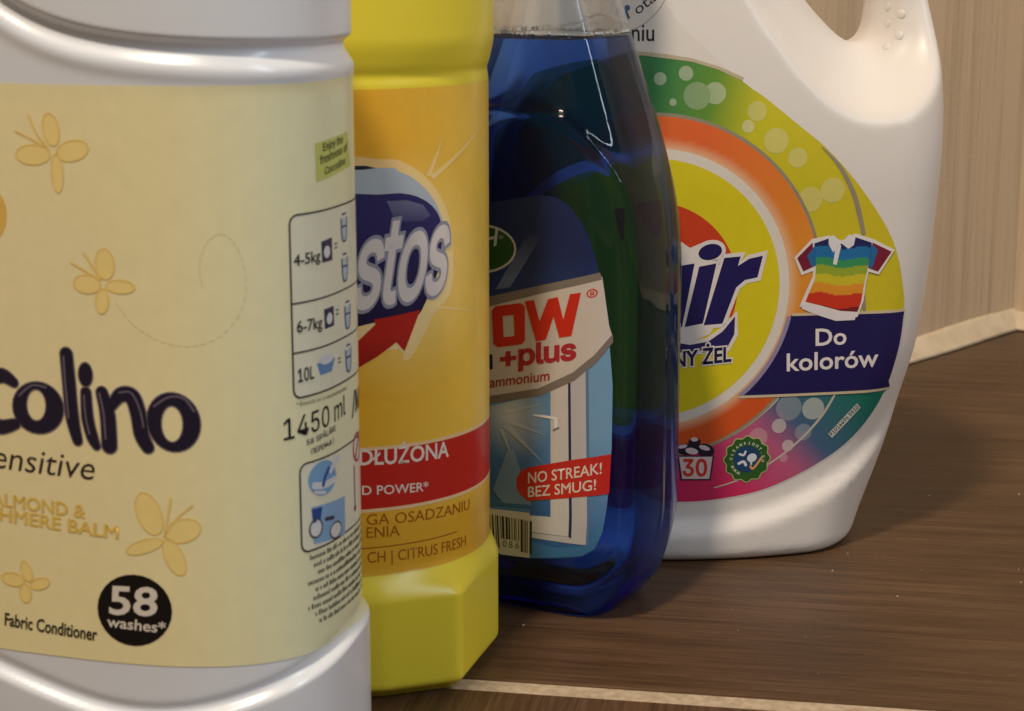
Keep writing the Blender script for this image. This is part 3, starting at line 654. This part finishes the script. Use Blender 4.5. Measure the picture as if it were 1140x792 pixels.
# pictograms of the lower panel
P.poly('pouring_icon', ell(*[(65.1,81.7),(70.4,81.4),(65.3,77.6)]), rgb(120, 166, 212), 3)
P.polys('pouring_icon_hand', [brush([(61.6,80.7),(65.1,80.0),(69.4,80.2)], 1.6), brush([(67.8,82.7),(70.0,84.2),(71.9,84.8)], 1.4), brush([(61.8,79.1),(65.4,78.2)], 0.7)], rgb(206, 214, 222), 4)
P.polys('pouring_icon_stream', [brush([(67.1,83.5),(65.5,81.8),(64.7,80.1)], 1.0)], rgb(42, 84, 160), 5)
P.poly('folding_icon', [(60.6,75.9),(75.1,74.7),(74.9,65.6),(61.2,67.1)], rgb(132, 172, 214), 3)
P.poly('folding_icon_cloth', [(60.6,75.4),(64.2,75.2),(63.5,72.4),(61.0,72.0)], rgb(40, 74, 150), 4)
P.polys('folding_icon_roll', [ell(*[(61.9,70.7),(64.1,71.2),(62.4,68.4)]), ell(*[(69.8,68.1),(72.7,68.1),(70.1,66.0)])], rgb(212, 216, 220), 4)
P.polys('folding_icon_roll_line', [ring_of(ell(*[(61.9,70.7),(64.1,71.2),(62.4,68.4)]), 0.4), ring_of(ell(*[(69.8,68.1),(72.7,68.1),(70.1,66.0)]), 0.4), brush([(65.5,71.9),(68.6,71.4)], 0.9)], rgb(60, 60, 80), 5)
P.polys('warning_icon', [ring_of(disc(84.5, 84.0, 3.6), 0.7), [(82.3, 82.0), (82.9, 81.4), (86.8, 86.0), (86.2, 86.6)]], rgb(170, 44, 60), 3)
P.polys('thermometer_icon', [brush([(81.6, 80.0), (81.8, 70.5)], 0.6, 3), disc(81.8, 69.8, 0.8)], rgb(120, 30, 50), 3)
random.seed(4)
fine = []
for k in range(9):                                                   # illegible small print
    u = 59.0+random.uniform(0, 3.5); v = 63.6-k*1.95
    while u < 95:
        w = random.uniform(0.35, 0.75); h = random.choice((0.85, 0.85, 0.85, 1.25))
        fine.append([(u, v), (u+w*0.7, v), (u+w*0.7, v+h), (u, v+h)]); u += w+(0.55 if random.random() < 0.2 else 0.12)
bmf = bmesh.new()
for q in fine:
    bmf.faces.new([bmf.verts.new((a, b_, 0)) for a, b_ in q])
lay('small_print', bmf, cond, rgb(84, 86, 80), lab_c, INK, 2, 3.0)

# ================================================================ print on the yellow cleaner label
P = Print(clean, lab_y, INK, clean_ink)
def wide(p): return [(u-34.0, v) if u < 15.3 else (u, v) for u, v in p]      # the emblem runs on to the left round the bottle
def sm(p): return [tuple(q) for q in spline(wide(p), sub=5)]
def burst(cu, cv, r, peak, col):
    def f(u, v):
        d = math.hypot(u-cu, v-cv)/r; return (*col[:3], peak*max(0.0, 1-d)**1.3)
    return f
GLOW = burst(27, 116, 34, 0.85, rgb(255, 236, 160))
def y_back(u, v):
    g = GLOW(u, v); return mixc(clean_ink(u, v), (*g[:3], 1.0), g[3])
P.poly('light_burst', disc(27, 116, 34, 48), GLOW, 1, step=1.2)
for q in [[(35.2,140.6),(36.3,139.6),(63.2,155.2)], [(34.0,140.7),(35.7,140.5),(40.1,150.9)], [(36.5,106.3),(36.5,105.6),(54.5,102.1)]]: P.poly('light_ray', q, rgb(255, 240, 200, 0.4), 2, over=y_back)
P.poly('logo_halo', sm([(14.3,145.3),(20.4,145.3),(27.7,143.9),(34.0,139.7),(39.3,133.2),(41.8,126.8),(42.8,117.6),(41.7,109.3),(36.5,105.1),(32.4,99.1),(27.5,92.9),(22.0,96.3),(14.2,89.2)]), rgb(252, 240, 206, 0.4), 2, grow=0.4, over=y_back)
P.poly('logo_rim', sm([(14.3,143.5),(20.3,143.5),(26.1,142.3),(31.3,139.5),(36.3,134.4),(39.5,128.0),(40.5,121.4),(35.5,116.0),(22.5,131.2),(14.1,132.7)]), rgb(176, 190, 204), 3)
P.poly('logo_rim_line', wide([(14.3,144.4),(17.1,144.2),(19.9,143.5),(17.0,143.2),(14.3,143.0)]), rgb(40, 34, 60), 4)
P.poly('logo_shield', sm([(14.1,135.9),(20.2,136.7),(27.6,136.5),(32.3,135.0),(36.2,132.3),(38.6,128.3),(38.8,121.6),(37.2,114.6),(33.6,107.9),(30.8,104.1),(26.6,103.6),(19.7,103.6),(13.5,99.2)]), lambda u, v: mixc(rgb(30, 24, 66), rgb(46, 44, 104), (v-104)/26), 4)
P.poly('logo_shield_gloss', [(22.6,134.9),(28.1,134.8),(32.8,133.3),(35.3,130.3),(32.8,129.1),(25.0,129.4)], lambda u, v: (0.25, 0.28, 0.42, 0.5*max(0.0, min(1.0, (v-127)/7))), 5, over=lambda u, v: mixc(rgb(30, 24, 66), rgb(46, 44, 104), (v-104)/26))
P.poly('logo_arrow', [(13.4,97.8),(19.2,103.0),(18.7,104.2),(31.7,105.7),(27.0,95.2),(24.8,97.8),(19.5,94.4),(13.3,91.1)]+[(2.0, 83.5), (-2.0, 89.0)], lambda u, v: mixc(rgb(186, 38, 30), rgb(150, 26, 26), (100-v)/9), 5)
P.text('stos', [(13.1,107.5),(39.4,110.3),(16.5,128.2)], rgb(222, 216, 216), 7, grow=0.014, space=0.94, edge=(0.022, rgb(150, 152, 172)), name='brand_lettering')
RED = rgb(196, 40, 32)
P.poly('red_band', [(-62, 53.2), (72, 53.2), (72, 69.2), (-62, 69.2)], RED, 2)
P.polys('red_band_edge', [[(-62, v), (72, v), (72, v+0.9), (-62, v+0.9)] for v in (52.3, 69.2)], rgb(238, 206, 160), 2)
OFFW = rgb(236, 224, 214); BROWN = rgb(168, 92, 22)
P.text('DŁUŻONA', [(14.3,65.5),(40.7,64.4),(14.4,71.2)], OFFW, 3, grow=0.02, humanist=True)
P.text('D POWER*', [(14.9,57.3),(33.7,56.2),(14.9,59.9)], OFFW, 3, grow=0.01, humanist=True)
P.text('GA OSADZANIU', [(15.9,48.9),(49.8,47.3),(16.0,51.9)], BROWN, 2, grow=-0.002, humanist=True)
P.text('ENIA', [(15.9,45.3),(25.0,45.0),(15.9,48.3)], BROWN, 2, grow=-0.002, humanist=True)
P.poly('thin_rule', [(-20, 42.3), (44, 42.3), (44, 42.6), (-20, 42.6)], BROWN, 2)
P.text('CH | CITRUS FRESH', [(16.0,38.4),(47.9,37.4),(16.0,41.4)], BROWN, 2, grow=0.0, humanist=True)

# ================================================================ print on the window cleaner label
P = Print(glass, lab_g, INK_MATT, glass_ink)
P.poly('streak_print', [(-7.8,99.3),(-2.9,100.3),(8.8,117.7),(3.9,118.2)], lambda u, v: (0.22, 0.30, 0.50, 0.55*max(0.0, min(1.0, (117-v)/14))), 1, step=1.0)
P.poly('emblem_rim', ell(*[(-12.9,111.0),(-0.7,112.0),(-13.2,118.3)]), rgb(196, 196, 190), 1)
P.poly('emblem', ell(*[(-12.9,111.0),(-1.4,112.0),(-13.2,117.6)]), rgb(34, 78, 44), 2)
P.text('H', [(-11.7,111.5),(-7.7,112.5),(-11.2,116.3)], rgb(196, 196, 194), 3, grow=0.02)
P.text('®', [(-6.6,113.9),(-5.1,114.3),(-6.7,115.4)], rgb(150, 170, 150), 3)
WHITE_G = rgb(208, 200, 196); GREY = rgb(128, 120, 116)
P.poly('white_field', [(-9.7,94.8),(6.8,99.6),(26.9,105.8),(29.0,91.7),(30.2,88.0),(25.3,82.0),(18.7,76.1),(6.9,69.9),(-9.8,65.7)]+[(-20.0, 62.0), (-24.5, 70.0), (-24.0, 86.0)], WHITE_G, 1)
P.poly('grey_band', [(-9.7,97.0),(9.8,102.5),(26.3,107.0),(26.9,105.0),(9.8,100.1),(-9.7,94.0)]+[(-23.8, 88.5), (-23.4, 91.8)], GREY, 2)
P.poly('grey_arc', [(30.1,89.1),(30.3,86.7),(25.6,80.7),(18.7,74.5),(7.5,68.7),(-9.8,64.3),(-9.8,66.6),(6.9,70.9),(18.1,76.9),(24.8,82.7)], GREY, 2)
RED_G = rgb(206, 44, 34)
P.poly('letter_o', [(-7.8,94.2),(0.8,96.0),(2.2,95.2),(2.3,84.9),(1.1,83.6),(-6.9,81.9),(-8.5,82.7),(-9.1,92.7)], RED_G, 3, holes=[[(-5.3,91.5),(-1.5,92.2),(-1.2,85.9),(-5.0,85.1)]])
P.poly('letter_w', [(2.2,96.6),(5.3,97.3),(7.2,91.1),(10.0,98.0),(13.2,98.9),(15.0,92.4),(17.1,100.1),(20.5,100.8),(17.6,87.8),(13.7,86.9),(11.8,93.0),(9.3,85.9),(6.0,85.0)], RED_G, 3)
P.text('+plus', [(-5.8,76.0),(18.8,81.1),(-5.8,81.9)], rgb(176, 40, 58), 3, grow=0.03, space=0.98)
P.poly('letter_stem', [(-10.0,79.2),(-8.9,79.5),(-8.8,75.0),(-9.9,74.7)], rgb(34, 30, 70), 3)
P.text('ammonium', [(-9.8,69.2),(10.5,73.8),(-9.7,72.1)], rgb(160, 40, 50), 3, grow=0.01, humanist=True)
P.text('®', [(22.2,98.5),(25.6,99.1),(22.2,101.8)], RED_G, 3)
# picture of a window with sunlight
BU, BV = [(-3.2,61.6)][0]
def pane(u, v):                                                      # sky seen in the pane, sun flare included in the print
    return mixc(mixc(rgb(46, 96, 158), rgb(96, 146, 196), (v-30)/34), rgb(226, 232, 240), 0.95*max(0.0, 1-math.hypot(u-BU, v-BV)/15.0)**1.4)
P.poly('window_pane_print', [(-9.8,63.5),(10.9,70.1),(11.1,32.3),(4.0,31.6),(4.0,33.2),(-9.9,32.2)], pane, 1, step=0.9)
for q in [[(-5.4,59.1),(-3.5,60.4),(10.6,56.7)], [(-5.4,57.7),(-3.5,59.3),(8.8,48.2)], [(-6.6,56.7),(-5.1,56.9),(-1.0,46.3)], [(-4.7,61.4),(-4.7,62.7),(10.0,67.0)]]: P.poly('light_ray', q, rgb(220, 232, 244, 0.35), 3, over=pane)
P.poly('light_beam', [(-3.8,50.3),(-1.6,51.2),(4.6,34.7),(-5.4,33.8),(-8.9,37.5)], rgb(190, 206, 216, 0.28), 3, over=pane)
WF = rgb(206, 204, 206)
P.poly('window_sash', [(10.9,70.4),(16.6,74.3),(17.3,26.6),(4.0,26.2),(4.0,31.3),(11.1,31.9)], WF, 2)
P.poly('window_gap', [(16.6,74.3),(17.4,74.8),(18.3,26.0),(17.4,26.5)], rgb(38, 44, 92), 2)
P.poly('window_frame', [(17.4,74.8),(22.1,78.8),(23.1,24.6),(4.0,24.4),(4.0,26.0),(17.4,26.5),(18.3,26.0)], rgb(192, 192, 198), 2)
P.poly('window_frame_shade', [(22.1,78.8),(22.9,79.7),(24.0,24.4),(23.1,24.6)], rgb(96, 128, 172), 2)
P.polys('window_handle', [brush([(5.4,62.6),(9.4,62.6),(13.0,62.5)], [0.5, 0.8, 0.8]), brush([(12.7,62.4),(12.8,60.3),(12.7,59.2)], [1.3, 1.1, 0.8])], rgb(236, 236, 238), 4)
P.polys('handle_shade', [brush([(12.0,58.9),(13.7,59.8)], 0.5)], rgb(120, 124, 140), 5)
P.poly('wave_print', [(4.1,23.0),(13.7,22.5),(22.6,24.2),(28.1,32.6),(28.0,29.2),(26.1,23.7),(22.4,21.0),(13.9,19.4),(4.1,17.8)], rgb(70, 132, 180, 0.55), 1)
P.poly('red_tag', [(30.1,53.2),(18.9,50.7),(3.9,46.4),(1.2,44.9),(-0.5,42.4),(-0.5,39.3),(0.9,37.3),(3.4,35.8),(19.0,39.1),(29.6,41.1)], rgb(198, 44, 40), 4)
P.text('NO STREAK!', [(3.5,41.3),(27.3,47.2),(3.5,44.6)], rgb(226, 214, 208), 5, grow=0.012, humanist=True)
P.text('BEZ SMUG!', [(3.5,37.0),(25.6,42.1),(3.5,40.2)], rgb(226, 214, 208), 5, grow=0.012, humanist=True)
P.poly('barcode_field', [(-22.0, 18.6), (-22.0, 30.6)]+[(-9.9,31.4),(4.0,32.1),(4.1,17.8),(-6.1,17.3)], rgb(210, 200, 192), 3)
random.seed(11); bars = []; u = -20.0; DG = [(-5.9,19.9),(0.1,20.2),(-5.8,21.9)]; D0, D1, DT = DG[0][0]-0.5, DG[1][0]+0.5, DG[2][1]+0.6
while u < 4.2:
    w = random.choice((0.28, 0.28, 0.5, 0.75)); lo = DT if D0-w < u < D1 else DG[0][1]-0.6; bars.append([(u, lo), (u+w, lo), (u+w, 29.6), (u, 29.6)]); u += w+random.choice((0.3, 0.3, 0.55, 0.7))
P.polys('barcode', bars, rgb(34, 28, 34), 4, step=6.0)
P.text('086', DG, rgb(34, 28, 34), 4, space=1.25)

# ================================================================ print on the detergent jug label
P = Print(jug, lab_j, INK_MATT, WHITE_LABEL)
CU, CV = -31.0, 91.0                                                  # centre of the round emblem
LAB = [(float(p[0])*1000, float(p[1])*1000) for p in JUG_LABEL]
edge_r = [p for p in LAB if p[0] > -30]
def arc(r, a0, a1, n=40, cu=CU, cv=CV): return [(cu+r*math.cos(math.radians(a)), cv+r*math.sin(math.radians(a))) for a in np.linspace(a0, a1, n)]
inset = lambda p, k=0.35: (p[0]-k*np.sign(p[0]+20), p[1]+(k if p[1] < 80 else -k*0.5))
up = [inset(p) for p in edge_r if 82.0 <= p[1] <= 154.5]; low = [inset(p) for p in edge_r if p[1] < 54.5]
TEAL, LEAF, LIME, LEMON = rgb(56, 124, 72), rgb(100, 146, 50), rgb(200, 192, 34), rgb(206, 190, 40)
def swirl(u, v):
    t = u+0.25*(150-v)
    if t < -12: return mixc(TEAL, LEAF, (t+30)/18)
    return mixc(LEAF, LIME, (t+12)/16) if t < 4 else mixc(LIME, LEMON, (t-4)/40)
top_arc = [(-41.2,164.9),(-34.1,164.9),(-27.0,164.0),(-18.4,162.9),(-9.8,160.3),(-2.4,156.9)]
P.poly('green_swirl', [(-74.0, 140.0), (-62.0, 158.0), (-48.0, 163.0)]+top_arc+up+[(54.0, 81.8), (-78.0, 81.8)], swirl, 1, step=1.8)
P.poly('swirl_rim', [(-41.1,166.3),(-34.1,166.1),(-27.0,165.3),(-18.4,164.0),(-9.8,161.4),(-1.8,157.9),(-2.4,156.9),(-9.8,160.3),(-18.4,162.9),(-27.0,164.0),(-34.1,164.9),(-41.2,164.9)], rgb(188, 176, 148), 2)
PINK, ROSE, SEA, TEAL2 = rgb(204, 44, 96), rgb(190, 92, 130), rgb(72, 100, 136), rgb(22, 116, 98)
def lower(u, v):
    t = u*0.8+(v-25)*0.75
    return mixc(PINK, ROSE, (t+2)/20) if t < 18 else (mixc(ROSE, SEA, (t-18)/12) if t < 30 else mixc(SEA, TEAL2, (t-30)/24))
P.poly('pink_swirl', [(-80.0, 55.5), (50.6, 55.5)]+low+[(-48.0, 23.0), (-66.0, 35.0), (-76.0, 54.0)], lower, 1, step=1.8)
def soft_bubbles(many, k, name='bubble_print'):
    P.polys(name, [ell((u, v), (u+r, v), (u, v+r), 20) for u, v, r in many], (0.80, 0.80, 0.70, k), 2, over=lambda u, v: swirl(u, v) if v > 70 else lower(u, v))
def bub(pts, rs): return [(u, v, r*0.29) for (u, v), r in zip(pts, rs)]
soft_bubbles(bub([(-28.5,157.7),(-20.3,159.3),(-24.5,150.4),(-0.4,142.7),(-11.0,153.1)], (7, 8, 4, 7, 12)), 0.34)
soft_bubbles(bub([(-16.8,152.3),(8.7,138.1),(20.3,119.3),(2.5,147.4)], (15, 14, 14, 11)), 0.20); soft_bubbles(bub([(15.8,132.6),(27.6,122.1)], (11, 14)), 0.20)
soft_bubbles(bub([(23.8,50.2),(12.4,44.8),(15.7,37.9)], (13, 8.5, 7)), 0.45); soft_bubbles(bub([(15.5,50.8),(5.5,41.2),(20.8,42.3),(14.4,33.7)], (15, 11, 10, 5)), 0.20)
STEEL = rgb(150, 140, 118)
P.polys('grey_rule', [brush([(23.7,135.9),(29.8,129.5),(34.5,121.1),(36.9,113.8),(38.4,107.9)], [0.3, 1.3, 1.6, 1.6, 1.5]), brush([(39.2,87.3),(39.7,83.1)], 1.3)], STEEL, 3)
P.polys('pale_rule', [brush([(31.8,56.3),(27.0,47.8),(19.7,39.6),(10.1,32.4),(-0.8,27.0),(-8.8,24.6)], [0.7, 0.9, 0.8, 0.6, 0.5, 0.4]), brush([(12.3,55.2),(9.4,51.7),(1.2,45.0),(-7.7,40.1),(-16.6,37.0)], [0.8, 0.8, 0.7, 0.6, 0.5])], rgb(196, 186, 170), 3)
ORA, ORB, ORC = rgb(226, 104, 48), rgb(226, 146, 50), rgb(214, 88, 36)
def orange(u, v):
    a = math.degrees(math.atan2(v-CV, u-CU)); r = math.hypot(u-CU, v-CV)
    c = mixc(ORB, ORA, (a-10)/60) if a > 0 else mixc(ORB, ORC, (-a-20)/25)
    return mixc(rgb(232, 190, 150), c, (r-44.8)/3.8)
P.poly('orange_ring_edge', arc(56.3, -95, 110, 60), STEEL, 3); P.poly('orange_ring', arc(55.2, -95, 110, 60), orange, 4, step=1.4)
P.poly('white_ring', disc(CU, CV, 45.2, 72), rgb(226, 218, 206), 5)
P.poly('yellow_disc', disc(CU, CV, 42.0, 72), rgb(220, 204, 32), 6)
P.poly('red_disc', disc(CU, CV, 28.2, 60, -20, 110)+[(CU, CV)], rgb(206, 66, 34), 7)
# navy strip with lettering
NAVYJ = rgb(30, 24, 82)
navy = arc(47.2, -12.0, -50.0, 24)
strip = [(14.8, 81.6), (54.0, 81.6)]+[inset(p) for p in edge_r if 55.6 < p[1] < 81.4]+[(50.9, 55.6)]+navy[::-1]
P.poly('navy_strip_halo', navy+arc(45.8, -50, -12, 24), rgb(150, 140, 170), 6)
P.poly('navy_strip', strip, NAVYJ, 6)
P.polys('navy_strip_edge', [[(15.5, 81.5), (54.2, 81.5), (54.2, 82.4), (15.0, 82.4)], [(-2.0, 54.6), (50.8, 54.9), (51.0, 55.8), (-1.0, 55.5)]], rgb(206, 190, 160), 7)
PALEJ = rgb(232, 224, 222)
P.text('Do', [(23.8,71.5),(33.9,71.7),(23.6,76.9)], PALEJ, 8, grow=0.018, humanist=True)
P.text('kolorów', [(14.4,63.3),(45.0,63.9),(14.2,69.0)], PALEJ, 8, grow=0.016, humanist=True)
# brand letters
letters = [[(-23.7,98.4),(-17.0,99.4),(-20.7,78.7),(-23.9,77.6)], [(-15.5,98.3),(-9.9,99.3),(-13.9,79.8),(-19.8,78.7)],
           [(-7.4,101.0),(-2.1,101.4),(-2.9,98.3),(0.8,100.6),(5.2,101.5),(3.6,94.5),(-0.5,93.7),(-3.3,91.3),(-7.5,79.6),(-13.6,79.2)],
           ell(*[(-12.0,103.0),(-8.2,103.4),(-12.1,100.4)])]
under = [(-23.2,73.8),(-17.9,72.8),(-12.0,73.8),(-7.4,77.0),(-3.4,81.9),(-3.5,76.0),(-5.8,71.6),(-14.3,70.9),(-23.1,70.2)]
P.polys('brand_lettering_edge', letters+[under], rgb(228, 220, 216), 8, grow=1.25)
P.poly('brand_lettering_fill', [(-24.4,108.5),(-18.6,104.4),(-14.5,106.1),(-9.1,97.3),(-5.3,88.4),(-11.5,76.2),(-17.3,73.9),(-23.8,74.7)], rgb(228, 220, 216), 8)
P.polys('brand_lettering', letters, rgb(32, 26, 88), 9); P.poly('brand_underline', under, rgb(40, 34, 96), 9)
P.text('NY ŻEL', [(-23.1,65.6),(-4.4,67.1),(-23.2,72.1)], rgb(30, 26, 72), 10, grow=0.03, edge=(0.07, rgb(230, 222, 214)), humanist=True)
# striped polo shirt
shirt = [(21.4,106.0),(26.7,107.0),(31.0,105.2),(35.7,107.4),(41.5,105.5),(48.3,102.1),(43.8,95.0),(40.1,96.1),(39.3,91.7),(38.7,85.8),(37.0,81.1),(31.6,81.3),(24.5,83.9),(18.5,84.9),(20.2,89.0),(22.4,94.2),(22.6,96.9),(18.4,95.5),(16.2,100.5)]
body_l = [(22.0,105.1),(26.7,106.6),(31.0,104.9),(35.7,106.8),(41.2,104.9),(40.1,96.1),(39.1,90.8),(38.4,85.5),(37.3,82.3),(31.5,82.8),(25.1,84.7),(19.7,86.1),(20.8,89.0),(22.7,93.6),(22.8,97.8)]
bands = [(103.6, (34, 40, 92)), (100.0, (36, 112, 168)), (97.4, (58, 146, 92)), (94.6, (150, 170, 50)), (91.6, (206, 190, 44)), (88.4, (224, 148, 44)), (84.0, (204, 56, 34)), (81.6, (120, 30, 44)), (0, (60, 26, 60))]
def shirt_ink(u, v):
    w = v+0.05*(u-30)+0.5*math.sin(u*0.45)
    for lim, c in bands:
        if w > lim: return rgb(*c)
P.poly('shirt_edge', shirt, rgb(230, 222, 218), 8, grow=0.55); P.poly('shirt_print', body_l, shirt_ink, 9, step=0.45)
P.polys('shirt_sleeve', [[(21.4,105.4),(16.5,100.5),(18.7,96.1),(22.5,97.8)], [(41.5,104.9),(48.0,101.8),(43.7,95.4),(40.3,96.7)]], rgb(122, 30, 52), 10)
P.polys('shirt_sleeve_stripe', [[(22.3,104.5),(19.7,101.0),(21.4,97.5),(22.8,98.0)], [(40.9,104.6),(43.4,102.5),(41.6,96.4),(40.3,97.0)]], rgb(40, 104, 160), 11)
P.polys('shirt_collar', [[(26.7,107.0),(28.5,107.6),(31.0,104.9),(28.4,102.0),(26.8,104.7)], [(31.0,104.9),(33.3,107.7),(35.7,107.1),(35.2,104.2),(33.4,103.1)], [(29.2,104.6),(31.0,104.3),(29.7,97.9),(28.5,98.2)]], rgb(226, 224, 226), 10)
P.poly('shirt_hem', [(18.2,85.2),(20.9,85.7),(25.1,84.1),(31.5,82.2),(37.0,81.7),(36.5,79.6),(30.1,79.5),(23.4,81.8),(18.8,83.7)], rgb(226, 220, 222), 10)
# small marks along the lower edge
P.poly('basket_icon_edge', [(-21.3,35.9),(-9.1,35.6),(-10.1,27.2),(-19.9,27.4)], rgb(60, 34, 60), 5); P.poly('basket_icon', [(-20.7,35.4),(-9.7,35.2),(-10.6,27.7),(-19.5,27.9)], rgb(222, 200, 200), 6)
P.polys('basket_foam', [ell(*[(-18.1,37.9),(-14.5,37.9),(-18.0,36.0)]), ell(*[(-12.1,37.5),(-9.1,36.8),(-12.4,35.4)]), ell(*[(-15.7,40.3),(-13.7,40.3),(-15.7,38.8)])], rgb(34, 26, 48), 7)
P.polys('basket_foam_light', [ell(*[(-16.6,37.3),(-14.5,37.0),(-16.5,36.2)]), ell(*[(-12.4,38.3),(-10.6,37.8),(-12.4,37.5)]), ell(*[(-15.8,41.2),(-14.6,41.2),(-15.7,40.5)]), ell(*[(-19.6,38.9),(-18.1,39.2),(-19.5,38.3)])], rgb(214, 200, 206), 8)
P.text('30', [(-19.2,29.0),(-11.5,28.8),(-19.3,34.6)], rgb(206, 60, 44), 8, grow=0.02)
su, sv = [(1.9,34.0)][0]; LOBES = [(su+r*math.cos(t), sv+r*math.sin(t)) for k in range(72) for t in [k*math.pi/36] for r in [7.3+0.42*math.cos(12*t)]]
P.poly('seal_edge', LOBES, rgb(176, 186, 120), 5, grow=0.35); P.poly('seal', LOBES, rgb(46, 92, 38), 6); P.poly('seal_globe', disc(su, sv, 4.5), rgb(34, 66, 108), 7)
P.polys('seal_figures', [ell((su+1.6, sv+0.4), (su+3.2, sv+0.8), (su+1.3, sv+1.8)), brush([(su-2.6, sv+1.8), (su-1.2, sv+1.4), (su-0.6, sv+2.6)], 0.7), brush([(su-2.8, sv-1.4), (su-1.2, sv-0.8), (su-0.4, sv-2.0)], 0.9), brush([(su+1.6, sv-0.2), (su+1.4, sv-1.8)], 0.6)], rgb(214, 222, 224), 8)
P.polys('seal_tick', [brush([(su+1.2, sv-2.6), (su+2.2, sv-3.2), (su+4.8, sv+0.2)], 0.8)], rgb(214, 160, 90), 9)
bm_seal = bmesh.new()
for k, ch in enumerate('WWW.CLEANRIGHT.EU'):
    b2 = text2d(ch, 0.02); a = math.radians(238-k*15.4); xs = [v.co.x for v in b2.verts]; xm = (min(xs)+max(xs))/2
    for v in b2.verts:
        x, y = (v.co.x-xm)*1.7, v.co.y*1.7; r = 5.0+y; v.co = (su+r*math.cos(a)+x*math.sin(a), sv+r*math.sin(a)-x*math.cos(a), 0)
    t = bpy.data.meshes.new('t'); b2.to_mesh(t); b2.free(); bm_seal.from_mesh(t); bpy.data.meshes.remove(t)
lay('lettering', bm_seal, jug, rgb(220, 226, 206), lab_j, INK_MATT, 9, 1.6)
P.poly('code_tag', [(29.4,41.2),(38.8,51.3),(40.2,49.7),(30.9,39.7)], rgb(206, 206, 200), 5)
P.text('91014496 5510', [(30.7,40.3),(39.7,49.8),(29.7,41.3)], rgb(40, 44, 52), 6, grow=0.01)
P.text('niu', [(-37.3,169.4),(-30.3,169.3),(-37.2,174.3)], rgb(36, 34, 38), 2, grow=0.006, humanist=True)
P.text('ota', [(-35.3,177.3),(-29.3,181.9),(-36.7,179.4)], rgb(54, 52, 58), 2, humanist=True)
P.polys('seal_arc', [brush([(-39.7,172.1),(-36.0,173.2),(-32.0,175.6),(-28.5,179.2),(-26.2,183.0)], 0.22)], rgb(160, 152, 146), 2)
P.polys('tiny_icon', [disc(*[(-38.6,179.5)][0], 0.9, 12), brush([(-39.0,178.4),(-38.2,176.5)], 0.8)], rgb(70, 100, 130), 2)
